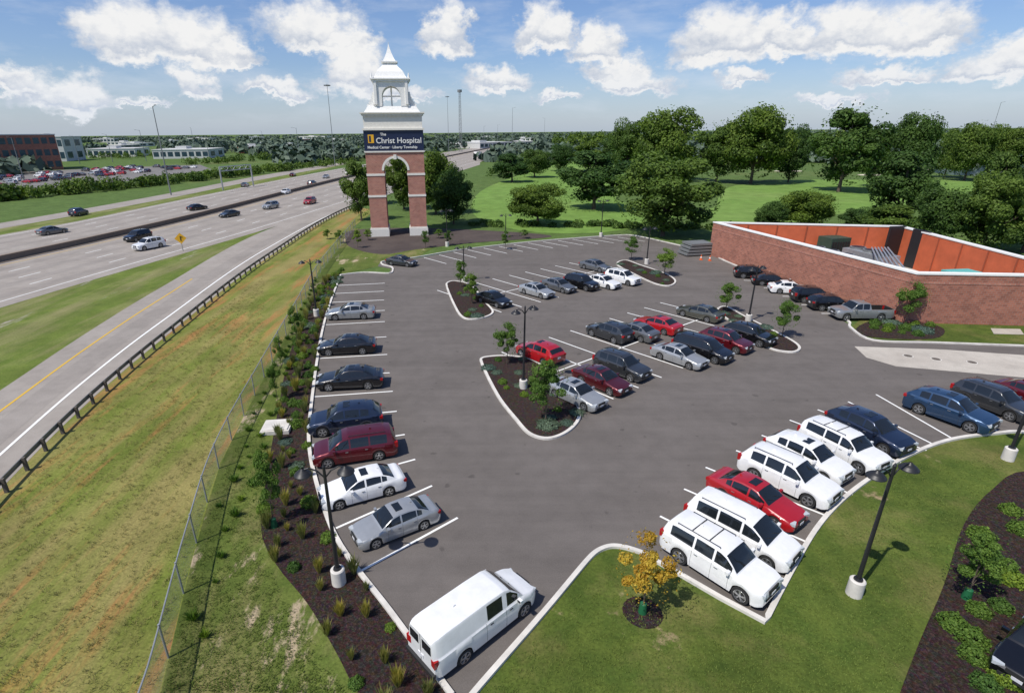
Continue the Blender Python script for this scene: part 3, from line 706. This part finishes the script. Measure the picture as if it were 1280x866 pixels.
while len(pts)<3300:
    az=math.radians(random.uniform(-52,56)); d=340*math.exp(random.uniform(0,2.6)); x=d*math.sin(az); y=d*math.cos(az)
    if inpoly(x,y,hp): continue
    if math.sin(x*.011+1)*math.cos(y*.008)+.5*math.sin(x*.03+y*.02)>.25 and az<.1: continue
    r=random.uniform(4,8)*(1+d/2500); pts.append((x,y,r,random.uniform(5,10)))
mass('distant_trees',pts,M['leafhaze'],26)
pts=[]
for A,B,hh,n in [((-60,256),(150,236),4.5,90),((150,236),(345,214),4,100),((345,214),(440,203),4,40),((60,200),(260,196),6,50),((230,207),(420,193),5,70),((610,222),(690,196),6,22)]:
    for i in range(n):
        t=random.random(); p=g2(A[0]+(B[0]-A[0])*t,A[1]+(B[1]-A[1])*t+random.uniform(-2,2)); pts.append((p[0],p[1],random.uniform(1.3,3.0),hh*random.uniform(.5,1.1)))
mass('roadside_shrubs',pts,M['leaf'],90)
pts=[]
for i in range(300):
    px=random.uniform(690,1500); p=g2(px,random.uniform(180,190)); pts.append((p[0],p[1],random.uniform(5,9),random.uniform(10,18)))
mass('woodland',pts,M['leaf'],150)
pts=[]
for i in range(70):
    px=random.uniform(585,1000); 
    p=g2(px,283+ (px-700)*.012+random.uniform(-2,2)); pts.append((p[0],p[1],random.uniform(.8,1.3),random.uniform(.7,1.3)))
mass('hedge',pts,M['leaf'],120)
sheet('golf_fairway',catmull(W([(592,268),(600,240),(640,222),(690,205),(740,196),(800,200),(800,225),(770,250),(880,262),(900,245),(920,232),(1000,225),(1090,225),(1150,225),(1290,226),(1300,250),(1190,258),(1060,266),(940,285),(860,270),(760,290),(650,288)]),5,True),.004,M['fairway'])
for c in [(985,214),(1092,219),(1142,212),(640,212)]:
    P=g2(*c); sheet('sand_bunker',[(P[0]+math.cos(a)*6,P[1]+math.sin(a)*4) for a in np.linspace(0,6.2,12)],.05,M['sand'])
sheet('pond',catmull(W([(1165,212),(1220,206),(1290,206),(1300,216),(1230,220),(1180,218)]),4,True),.03,M['water'])
# ---------------------------------------------------------------- sign tower
TP=gp(500,292); tw=9.7; 
troot=bpy.data.objects.new('brick_sign_tower',None); COL.objects.link(troot); troot.location=(TP.x,TP.y,0); troot.rotation_euler=(0,0,math.radians(7))
D=5.0
def arch_slab(b,w,ow,z0,zs,z1,y0,y1,mi,n=14):
    xs=[-ow/2*math.cos(math.pi*k/n) for k in range(n+1)]; zz=[zs+ow/2*math.sin(math.pi*k/n) for k in range(n+1)]
    for y,fl in((y0,0),(y1,1)):
        for k in range(n):
            q=[(xs[k],y,zz[k]),(xs[k+1],y,zz[k+1]),(xs[k+1],y,z1),(xs[k],y,z1)]
            b.face(q if not fl else q[::-1],mi)
        for sx in(-1,1):
            q=[(sx*w/2,y,z0),(sx*ow/2,y,z0),(sx*ow/2,y,z1),(sx*w/2,y,z1)]
            if sx>0: q=q[::-1]
            b.face(q if not fl else q[::-1],mi)
    for k in range(n): b.face([(xs[k],y0,zz[k]),(xs[k],y1,zz[k]),(xs[k+1],y1,zz[k+1]),(xs[k+1],y0,zz[k+1])],mi)
    for sx in(-1,1):
        b.face([(sx*ow/2,y0,z0),(sx*ow/2,y1,z0),(sx*ow/2,y1,zs),(sx*ow/2,y0,zs)],mi)
        b.face([(sx*w/2,y0,z0),(sx*w/2,y1,z0),(sx*w/2,y1,z1),(sx*w/2,y0,z1)],mi)
    b.face([(-w/2,y0,z1),(w/2,y0,z1),(w/2,y1,z1),(-w/2,y1,z1)],mi)
Z=lambda py: hz(TP,py)
OW=3.9
zB=Z(190); zS=Z(163); zC=Z(141); zsp=Z(212); 
b=MB(); arch_slab(b,tw,OW,1.3,zsp,zB,-D/2,D/2,0); b.obj('brick_arch',[M['brickt']],troot)
b=MB()
for sx in(-1,1):
    cx=sx*(OW/2+(tw-OW)/4); lw=(tw-OW)/2
    b.box((cx,0,.65),(lw+.35,D+.35,1.3),0); b.box((cx,0,1.42),(lw+.2,D+.2,.22),0)
    for z in(Z(243),Z(217)): b.box((cx,0,z),(lw+.16,D+.16,.35),0)
n=16
for k in range(n):
    a0=math.pi*k/n;a1=math.pi*(k+1)/n; r0,r1=OW/2,OW/2+.38; y=-D/2-.06
    b.face([(-r0*math.cos(a0),y,zsp+r0*math.sin(a0)),(-r1*math.cos(a0),y,zsp+r1*math.sin(a0)),(-r1*math.cos(a1),y,zsp+r1*math.sin(a1)),(-r0*math.cos(a1),y,zsp+r0*math.sin(a1))][::-1],0)
b.box((0,-D/2-.06,zsp+OW/2+.2),(.5,.3,.75),0)
b.box((0,0,zB+.0+.12),(tw+.3,D+.3,.24),0)
b.obj('stone_bands',[M['cream']],troot)
b=MB(); b.box((0,0,(zB+.24+zS)/2),(tw+.1,D+.1,zS-zB-.24),0); b.obj('sign_panel',[M['navy']],troot)
b=MB(); b.box((0,0,zS+.15),(tw+.5,D+.5,.3),0); b.box((0,0,(zS+.3+zC-.5)/2),(tw-.1,D-.1,zC-zS-.8),0); b.box((0,0,zC-.35),(tw+.35,D+.35,.3),0); b.box((0,0,zC-.1),(tw+.8,D+.8,.2),0)
for k in range(14): b.box((-tw/2+.35+k*(tw-.7)/13,-D/2-.03,zC-.58),(.3,.3,.16),0)
b.obj('cornice_block',[M['cream']],troot)
b=MB(); z0=zC
b.box((0,0,z0+.45),(tw-.6,D-.2,.9),0,taper=.86)
bw=5.6; zb0=z0+.9; zt=Z(101); D2=4.3
arch_slab(b,bw,3.0,zb0,zb0+(zt-zb0)*.38,zt-.3,-D2/2,D2/2,0)
b.box((0,0,zb0+(zt-zb0)*.32),(.25,.3,(zt-zb0)*.85),0); b.box((0,0,zb0+(zt-zb0)*.4),(3.0,.22,.18),0)
for sx in(-1,1):
    for k in range(6):
        u=k/6; b.box((sx*(bw/2+.05+.62*(1-u)**2),0,zb0+.15+k*.36),(.35+.75*(1-u)**2,D2*.8,.37),0)
    b.box((sx*(bw/2-.3),-D2/2-.1,(zb0+zt)/2),(.4,.24,zt-zb0-.5),0)
b.box((0,0,zt-.15),(bw+.4,D2+.4,.3),0); b.box((0,0,zt+.1),(bw+.8,D2+.8,.2),0)
for sx in(-1,1):
    for sy in(-1,1): b.cyl((sx*(bw/2+.15),sy*(D2/2+.15),zt+.2),(sx*(bw/2+.15),sy*(D2/2+.15),zt+.95),.2,.04,8,0)
prof=[(Z(100),.90),(Z(97),.80),(Z(94),.74),(Z(91),.68),(Z(88),.58),(Z(85),.45),(Z(82),.36),(Z(80),.32),(Z(79.5),.42),(Z(77.5),.42),(Z(77),.32),(Z(73),.24),(Z(68),.15),(Z(62),.07),(Z(56),.015)]
hw=(bw+.6)/2
for (za,fa),(zb_,fb) in zip(prof,prof[1:]):
    for s4 in range(4):
        an=s4*math.pi/2; 
        def P4(f,z,sg):
            x,y=hw*f*sg,-hw*f*(.75+.25*(1-f)); 
            if s4%2: x,y=hw*f*(.75+.25*(1-f))*sg,-hw*f
            c,s_=math.cos(an),math.sin(an); return (x*c-y*s_,x*s_+y*c,z)
        b.face([P4(fa,za,-1),P4(fa,za,1),P4(fb,zb_,1),P4(fb,zb_,-1)],0)
b.cyl((0,0,Z(60)),(0,0,Z(53)),.06,.04,6,0)
b.obj('belfry_and_spire',[M['white']],troot,smooth=30)
def text(body,size,x,z,y,par,mat):
    c=bpy.data.curves.new('sign_lettering','FONT'); c.body=body; c.size=size; c.extrude=.01; c.materials.append(mat); c.offset=.012
    o=bpy.data.objects.new('sign_lettering',c); COL.objects.link(o); o.parent=par; o.rotation_euler=(math.pi/2,0,0); o.location=(x,y,z); return o
hs=zS-zB; yy=-D/2-.09
text('The',.62,-2.2,zB+hs*.76,yy,troot,M['white']); text('Christ Hospital',1.22,-2.95,zB+hs*.42,yy,troot,M['white']); text('Medical Center · Liberty Township',.58,-4.4,zB+hs*.18,yy,troot,M['white'])
b=MB(); b.box((-3.75,-D/2-.07,zB+hs*.62),(.95,.04,1.3),0); b.box((-3.9,-D/2-.09,zB+hs*.62),(.3,.04,.95),1); b.obj('sign_logo',[M['signy'],M['navy']],troot)
# ---------------------------------------------------------------- brick enclosure
WH=4.8
A=gp(892,277,WH);B=gp(1147,341,WH);Dd=gp(1128,282,WH); C=Vector((54.8,46.3,WH))
eroot=bpy.data.objects.new('brick_service_enclosure',None); COL.objects.link(eroot)
ring=[A,B,C,Dd]
def offs(P,o):
    out=[];n=len(P)
    for i in range(n):
        a,c,d=P[i-1],P[i],P[(i+1)%n]; d1=Vector((c.x-a.x,c.y-a.y)).normalized(); d2=Vector((d.x-c.x,d.y-c.y)).normalized()
        n1=Vector((-d1.y,d1.x));n2=Vector((-d2.y,d2.x)); m=(n1+n2).normalized(); k=o/m.dot(n1); out.append(Vector((c.x+m.x*k,c.y+m.y*k)))
    return out
def ringwall(name,P,o0,o1,z0,z1,mo,mi,mt):
    O=offs(P,o0);I=offs(P,o1); b=MB(); n=len(P)
    for i in range(n):
        j=(i+1)%n
        b.face([(*O[i],z0),(*O[j],z0),(*O[j],z1),(*O[i],z1)],0)
        b.face([(*I[j],z0),(*I[i],z0),(*I[i],z1),(*I[j],z1)],1)
        b.face([(*O[i],z1),(*O[j],z1),(*I[j],z1),(*I[i],z1)],2)
        if z0>0: b.face([(*I[i],z0),(*I[j],z0),(*O[j],z0),(*O[i],z0)],2)
    return b.obj(name,[mo,mi,mt],eroot)
ringwall('walls',ring,0,.5,0,WH-.18,M['brick'],M['orange'],M['white'])
ringwall('coping',ring,-.06,.56,WH-.16,WH,M['white'],M['white'],M['white'])
ringwall('soldier_course',ring,-.03,.1,WH-1.0,WH-.85,M['brickt'],M['brickt'],M['brickt'])
I=offs(ring,.5)
b=MB()
for i in range(4):
    p,q=I[i],I[(i+1)%4]; L=(q-p).length; n=int(L/3.6); d=(q-p)/L; ang=math.atan2(d.y,d.x); nn=Vector((-d.y,d.x))
    for k in range(1,n):
        c=p+d*L*k/n+nn*.05; b.box((c.x,c.y,(WH-.2)/2),(.14,.1,WH-.25),0,rot=ang)
b.obj('panel_battens',[simple('dark_orange',(.30,.07,.03),.7)],eroot)
sheet('yard_floor',[(p.x,p.y) for p in offs(ring,.5)],.03,M['concrete'],eroot)
Ic=Vector((Dd.x-1.6,Dd.y-1.4)); b=MB(); b.box((Ic.x,Ic.y,WH/2+.1),(2.4,.3,WH+.1),0,rot=.2); b.box((Ic.x+.8,Ic.y-3.2,WH/2+.1),(.3,2.4,WH+.1),0,rot=.15); b.obj('service_gate',[M['black']],eroot)
def hvac(x,y,sx,sy,h,rot,mat,fans=2):
    b=MB(); b.box((0,0,h/2+.15),(sx,sy,h),0); b.box((0,0,.08),(sx+.3,sy+.3,.16),2)
    for k in range(fans):
        fx=-sx/2+sx*(k+.5)/fans; b.cyl((fx,0,h+.15),(fx,0,h+.4),sy*.33,sy*.35,16,1); b.cyl((fx,0,h+.38),(fx,0,h+.42),sy*.28,sy*.28,12,2)
    for k in range(int(sx/.4)): b.box((-sx/2+.3+k*.4,-sy/2-.02,h*.55),(.26,.03,h*.7),2)
    b.obj('chiller_unit',[mat,M['greym'],M['black']],eroot,loc=(x,y,.03),rotz=rot)
cx=(A+B+C+Dd)/4
hvac(cx.x-2,cx.y+6,7,2.6,2.4,1.75,M['greym'],3); hvac(cx.x+3,cx.y+6,6,2.6,2.4,1.75,M['steel'],3); hvac(cx.x-3,cx.y-3,5,2.4,2.2,1.75,M['steel'],2)
hvac(cx.x+2,cx.y+12,3,2.4,3.2,.2,simple('green_cabinet',(.03,.06,.04),.6),0)
b=MB(); 
for k in range(4): b.cyl((cx.x+1+k*.5,cx.y-9,2.6),(cx.x+6,cx.y-9.8+k*.4,2.6),.14,.14,8,0)
for k in range(6): b.cyl((cx.x-4+k*.5,cx.y-6,3.1),(cx.x+3+k*.4,cx.y+6,3.1),.09,.09,6,1)
b.box((cx.x+3,cx.y-7.5,1.8),(3,1.6,3.2),0,rot=.1); b.obj('pipework',[M['teal'],M['steel']],eroot)
# ---------------------------------------------------------------- street furniture
def lamp(base,top,rot=0,name='street_lamp',dbl=True):
    P=g2(*base); h=hz(P,top); b=MB()
    b.cyl((0,0,-.1),(0,0,.70),.29,.28,20,0); b.cyl((0,0,.70),(0,0,.74),.28,.24,20,0)
    b.cyl((0,0,.74),(0,0,.82),.17,.15,12,1); b.cyl((0,0,.8),(0,0,h),.085,.055,10,1); b.cyl((0,0,h),(0,0,h+.12),.07,.01,8,1)
    for sg in ((1,-1) if dbl else (1,)):
        pts=[(0,h-.5),(.25,h-.18),(.55,h-.02),(.75,h-.08)]
        for (x0,z0),(x1,z1) in zip(pts,pts[1:]): b.cyl((sg*x0,0,z0),(sg*x1,0,z1),.03,.03,6,1)
        x=sg*.78
        for (za,ra),(zb_,rb) in zip([(h-.02,.05),(h-.10,.12),(h-.16,.22),(h-.26,.32)],[(h-.10,.12),(h-.16,.22),(h-.26,.32),(h-.29,.33)]): b.cyl((x,0,zb_),(x,0,za),rb,ra,16,1,False)
        b.cyl((x,0,h-.285),(x,0,h-.275),.30,.30,16,2)
    b.obj(name,[M['curb'],M['black'],M['white']],smooth=35,loc=(P[0],P[1],0),rotz=rot)
for base,top,rt in [((424,728),583,.1),((1067,742),582,.3),((396,395),325,.2),((580,352),308,.2),((654,486),384,.6),((751,296),250,.3),((808,330),284,.3),((935,402),333,.5),((559,308),262,.3),((1259,574),440,.3),((632,297),268,.2),((1215,300),262,.3)]:
    lamp(base,top,rt)
def polelight(base,top,mast=False,r=.22):
    P=g2(*base); h=hz(P,top); b=MB(); b.cyl((0,0,0),(0,0,h),r,r*.45,8,0)
    if mast:
        b.cyl((0,0,h-.8),(0,0,h-.5),1.,1.,10,0)
        for k in range(6):
            a=k*math.pi/3; b.box((math.cos(a)*1.3,math.sin(a)*1.3,h-.8),(.8,.8,.5),0,rot=a)
    else:
        b.cyl((0,0,h-.3),(2.4,0,h+.2),.07,.06,6,0); b.box((2.8,0,h+.2),(1.,.35,.16),0)
    b.obj('highway_light_pole',[M['greym']],loc=(P[0],P[1],0),rotz=random.uniform(0,6))
for a in [((214,244),133,0),((419,208),105,1),((561,190),120,1),((245,195),160,0),((183,202),163,0),((141,203),168,0),((640,190),135,0),((30,225),172,0),((375,200),160,0),((262,200),172,0),((605,184),158,0),((622,181),156,0),((680,181),148,0),((1232,190),128,0),((330,186),164,0),((100,205),170,0)]: polelight(a[0],a[1],a[2])
P=g2(576,190); h=hz(P,114); b=MB(); w=1.6
for k in range(4):
    a=k*math.pi/2+.4; b.cyl((math.cos(a)*w,math.sin(a)*w,0),(math.cos(a)*w*.5,math.sin(a)*w*.5,h),.14,.1,5,0)
    for j in range(14):
        z0=h*j/14;z1=h*(j+1)/14; a2=a+math.pi/2; f0=1-.5*j/14; f1=1-.5*(j+1)/14
        b.cyl((math.cos(a)*w*f0,math.sin(a)*w*f0,z0),(math.cos(a2)*w*f1,math.sin(a2)*w*f1,z1),.07,.07,4,0,False)
b.cyl((0,0,h*.98),(0,0,h*1.02),2.0,2.0,10,0); b.obj('lattice_mast',[M['greym']],loc=(P[0],P[1],0))
b=MB(); pa=gp(279,238); pb=gp(317,233); h=hz(pa,209)
for p in(pa,pb):
    b.cyl((p.x,p.y,0),(p.x,p.y,h),.25,.25,8,0)
d=(pb-pa); n=10
for dz in(0,-1.3): b.cyl((pa.x,pa.y,h+dz),(pb.x,pb.y,h+dz),.13,.13,6,0)
for k in range(n):
    p=pa+d*k/n;q=pa+d*(k+1)/n; b.cyl((p.x,p.y,h if k%2 else h-1.3),(q.x,q.y,h-1.3 if k%2 else h),.08,.08,4,0)
b.obj('highway_sign_gantry',[M['steel']])
P=gp(229,314); h=hz(P,298); b=MB(); b.cyl((0,0,0),(0,0,h+.6),.05,.05,6,1); r=.85
b.face([(0,-.07,h+r),(-r,-.07,h),(0,-.07,h-r),(r,-.07,h)],0); b.face([(0,-.05,h+r),(r,-.05,h),(0,-.05,h-r),(-r,-.05,h)],1); b.box((0,-.09,h),(.12,.02,.7),2); b.box((.14,-.09,h+.2),(.3,.02,.1),2)
b.obj('warning_sign',[M['signy'],M['greym'],M['black']],loc=(P.x,P.y,0),rotz=.35)
gl=[p for p in rout[:52]]
b=MB(); 
for z0,z1,o in((.50,.58,-.35),(.60,.66,-.31),(.68,.78,-.35)): extr(b,gl,.05,z0,z1,0,False,o)
extr(b,gl,.02,.52,.76,0,False,-.34)
acc=0
for i in range(len(gl)-1):
    L=(gl[i+1]-gl[i]).length; d=(gl[i+1]-gl[i])/L; n=Vector((-d.y,d.x)); s=(-acc)%2.0
    while s<L:
        p=gl[i]+d*s-n*.48; b.box((p.x,p.y,.4),(.16,.16,.84),1,rot=math.atan2(d.y,d.x)); s+=2.0
    acc+=L
o=b.obj('guardrail',[simple('guardrail_steel',(.20,.20,.20),.5,metal=.4),simple('guardrail_post',(.10,.085,.07),.8)]); fixn(o)
m,nb,bs=newmat('chain_link_mesh'); bs.inputs['Base Color'].default_value=(.50,.51,.52,1); bs.inputs['Metallic'].default_value=.3; bs.inputs['Roughness'].default_value=.5
tr=nb.new('ShaderNodeBsdfTransparent'); mx=nb.new('ShaderNodeMixShader'); mx.inputs[0].default_value=.28
nb.l.new(tr.outputs[0],mx.inputs[1]); nb.l.new(bs.outputs[0],mx.inputs[2]); nb.l.new(mx.outputs[0],m.node_tree.nodes['Material Output'].inputs[0]); M['chain']=m
fl=catmull(W([(180,930),(200,866),(240,700),(275,582),(325,482),(370,398),(403,338),(445,284)]),8)
b=MB(); i0=0
for i in range(len(fl)-1):
    p,q=fl[i],fl[i+1]; b.face([(p.x,p.y,.05),(q.x,q.y,.05),(q.x,q.y,1.5),(p.x,p.y,1.5)],1)
    b.cyl((p.x,p.y,1.5),(q.x,q.y,1.5),.03,.03,6,0,False)
acc=0
for i in range(len(fl)-1):
    L=(fl[i+1]-fl[i]).length; d=(fl[i+1]-fl[i])/L; s=(-acc)%3.0
    while s<L: p=fl[i]+d*s; b.cyl((p.x,p.y,0),(p.x,p.y,1.58),.04,.04,7,0); s+=3.0
    acc+=L
b.obj('chain_link_fence',[M['steel'],M['chain']])
P=g2(347,536); b=MB(); b.box((0,0,.12),(1.7,1.5,.24),0); b.box((0,0,.27),(1.5,1.3,.06),0); b.obj('utility_vault',[M['curb']],loc=(P[0],P[1],.02),rotz=.1)
P=g2(870,318); b=MB()
for k in range(4): b.box((0,0,.3+.45*k),(4.6-.4*k,2.6,.3),0); b.box((0,0,.1+.45*k),(4.2-.4*k,2.2,.14),1)
b.obj('stacked_pallets',[M['greym'],M['black']],loc=(P[0],P[1],.02),rotz=.2)
for p in [(876,325),(887,326)]:
    P=g2(*p); b=MB(); b.box((0,0,.03),(.4,.4,.05),0); b.cyl((0,0,.05),(0,0,.75),.16,.03,12,0); b.cyl((0,0,.32),(0,0,.48),.112,.082,12,1); b.obj('traffic_cone',[simple('cone_orange',(.7,.12,.02),.5),M['white']],loc=(P[0],P[1],.01))
# ---------------------------------------------------------------- distant buildings + far parking lot
def building(name,pl,pr,top,depth,floors,wm,gm,rm,bays=8):
    p=gp(*pl);q=gp(*pr); h=hz(p,top); L=(q-p).length; ang=math.atan2(q.y-p.y,q.x-p.x); root=bpy.data.objects.new(name,None); COL.objects.link(root); root.location=(p.x,p.y,0); root.rotation_euler=(0,0,ang)
    b=MB(); b.box((L/2,depth/2,h/2),(L,depth,h),0); b.obj('walls',[wm],root)
    b=MB(); b.box((L/2,depth/2,h+.2),(L+.6,depth+.6,.5),0); b.box((L*.4,depth*.5,h+1.3),(L*.2,depth*.3,2),0); b.obj('roof',[rm],root)
    b=MB(); fh=h/floors
    for f in range(floors):
        for k in range(bays):
            bw=L/bays; b.box((bw*(k+.5),-.02,fh*(f+.52)),(bw*.72,.12,fh*.52),0)
        for k in range(max(2,bays//3)): b.box((L+.02,depth*(k+.5)/max(2,bays//3),fh*(f+.52)),(.12,depth/bays*2,fh*.52),0)
    b.obj('windows',[gm],root)
building('office_building',(-70,218),(80,212),170,30,3,M['brick'],M['glassb'],M['roofw'],14)
building('office_building',(25,203),(84,202),172,30,2,M['roofw'],M['glassb'],M['roofw'],8)
building('commercial_building',(192,199),(262,198),188,40,1,M['roofw'],M['glassb'],M['roofw'],8)
building('commercial_building',(110,197),(170,196),187,40,1,M['cream'],M['glassb'],M['roofw'],8)
building('commercial_building',(300,192),(345,191),184,40,1,M['brick'],M['glassb'],M['roofw'],8)
building('commercial_building',(600,186),(640,184),179,40,1,M['roofw'],M['glassb'],M['roofw'],8)
random.seed(21)
for k in range(16):
    x=random.uniform(90,450) if k<13 else random.uniform(560,700); y=random.uniform(177,188)-(x/1280)*8; w=random.uniform(10,34)
    building('commercial_building',(x,y),(x+w,y-.2),y-random.uniform(3,5.5),40,1,random.choice([M['roofw'],M['cream'],M['greym'],M['brick']]),M['glassb'],M['roofw'],6)
far_lot=W([(-120,246),(-120,222),(90,212),(250,206),(265,212),(120,232)])
sheet('distant_parking_lot',far_lot,.005,asphalt('far_asphalt',(.16,.15,.14),(.21,.20,.185)))
random.seed(12)
A0=Vector(g2(-60,236));B0=Vector(g2(245,209)); d=(B0-A0).normalized(); nrm=Vector((-d.y,d.x)); Lr=(B0-A0).length
for r in range(4):
    for k in range(int(Lr/3)):
        if random.random()<.45: continue
        p=A0+d*(k*3.)+nrm*(r*13-4)
        if inpoly(p.x,p.y,far_lot): putcar(random.choice(['sedan','suv']),random.choice(['black','white','silver','gray','red','navy','white']),p,math.atan2(nrm.y,nrm.x))
# ---------------------------------------------------------------- light and sky
elv=math.radians(56); sh=Vector((.78,.62)).normalized()
ld=Vector((sh.x*math.cos(elv),sh.y*math.cos(elv),-math.sin(elv)))
sl=bpy.data.lights.new('sun','SUN'); sl.energy=4.6; sl.angle=math.radians(.5); sl.color=(1,.95,.87); so=bpy.data.objects.new('sun',sl); COL.objects.link(so); so.rotation_euler=ld.to_track_quat('-Z','Y').to_euler()
wd=bpy.data.worlds.new("World"); S.world=wd; wd.use_nodes=True; nb=NB(wd.node_tree); bg=wd.node_tree.nodes['Background']
try: wd.cycles.sampling_method='NONE'
except Exception as e: print(e)
sky=nb.new('ShaderNodeTexSky',sky_type='NISHITA'); sky.sun_disc=False; sky.sun_elevation=elv; sky.sun_rotation=math.atan2(-sh.x,-sh.y)%(2*math.pi); sky.altitude=200; sky.dust_density=1.; sky.ozone_density=2.
gen=nb.new('ShaderNodeTexCoord').outputs['Generated']
sp=nb.new('ShaderNodeSeparateXYZ'); nb.l.new(gen,sp.inputs[0])
el=nb.math('ARCSINE',sp.outputs[2]); az=nb.math('ARCTAN2',sp.outputs[0],sp.outputs[1])
cb=nb.new('ShaderNodeCombineXYZ'); nb.l.new(az,cb.inputs[0]); nb.l.new(el,cb.inputs[1])
sv2=nb.vm('MULTIPLY',cb.outputs[0],(1.,1.3,1.))
big=nb.noise(19,8,.64,sv2,'Color')
off=nb.vm('MULTIPLY',nb.vm('SUBTRACT',big,(.5,.5,.5)),(.15,.085,0))
Pf=nb.vm('MULTIPLY',nb.vm('ADD',cb.outputs[0],off),(1,1,0))
CL=[(165,60,50,48),(240,66,62,45),(290,78,34,24),(395,46,62,38),(440,60,34,26),(560,50,30,48),(684,48,36,42),(745,70,38,34),(775,96,46,24),(900,62,58,46),(970,56,40,30),(1060,54,56,40),(1140,52,52,36),(1255,90,42,26),(445,104,46,46),(90,128,46,32),(245,116,26,28),
    (350,118,44,18),(622,106,48,24),(795,110,50,22),(10,110,36,26),(1120,98,44,14),(930,100,36,12),(505,124,40,15),(1040,128,40,9),(700,124,34,10),(180,132,30,10)]
acc=None; rel=None
for px,py,w,h in CL:
    d=ray(px,py).normalized(); a0=math.atan2(d.x,d.y); e0=math.asin(d.z)
    v=nb.vm('MULTIPLY',nb.vm('SUBTRACT',Pf,(a0,e0,0)),(F/w*.92,F/h*.95,0))
    v=nb.vm('MAXIMUM',v,nb.vm('MULTIPLY',v,(-1,-2.6,0))); ln=nb.vm('LENGTH',v)
    inv=nb.math('SUBTRACT',1.,ln,True)
    s2=nb.new('ShaderNodeSeparateXYZ'); nb.l.new(v,s2.inputs[0]); rr=nb.math('MULTIPLY',inv,s2.outputs[1])
    acc=inv if acc is None else nb.math('MAXIMUM',acc,inv); rel=rr if rel is None else nb.math('MAXIMUM',rel,rr)
fade=nb.mapr(el,.30,.24)
dens=nb.math('MULTIPLY',nb.mapr(acc,.05,.42),fade)
wisp=nb.math('MULTIPLY',nb.ramp(nb.noise(6,6,.6,nb.vm('MULTIPLY',cb.outputs[0],(1.,3.5,1.))),[(.48,0.),(.75,.42)]),nb.math('MULTIPLY',nb.mapr(el,0.,.04),fade))
n2=nb.noise(40,4,.6,sv2)
shade=nb.math('ADD',nb.mapr(rel,.0,.20),nb.math('MULTIPLY',nb.math('SUBTRACT',n2,.5),1.3),True)
cc=nb.mix(shade,(5.6,6.1,7.0),(8.9,8.9,8.9))
skc=nb.mix(1.,sky.outputs[0],(.90,1.0,1.24),'MULTIPLY')
hz_=nb.math('MULTIPLY',nb.mapr(el,0.10,-.005),.5)
c=nb.mix(wisp,skc,(7.6,8.0,8.7)); c=nb.mix(dens,c,cc)
c=nb.mix(hz_,c,(6.3,7.2,8.6))
nb.l.new(c,bg.inputs[0]); bg.inputs[1].default_value=.1
bg2=nb.new('ShaderNodeBackground'); nb.l.new(skc,bg2.inputs[0]); bg2.inputs[1].default_value=.1
band_=nb.math('MULTIPLY',nb.math('GREATER_THAN',el,-.03),nb.math('LESS_THAN',el,.30))
ms=nb.new('ShaderNodeMixShader'); nb.l.new(band_,ms.inputs[0]); nb.l.new(bg2.outputs[0],ms.inputs[1]); nb.l.new(bg.outputs[0],ms.inputs[2])
nb.l.new(ms.outputs[0],wd.node_tree.nodes['World Output'].inputs[0])
S.view_settings.view_transform='Standard'; S.view_settings.look='None'; S.view_settings.exposure=0
print('OK objects',len(bpy.data.objects))
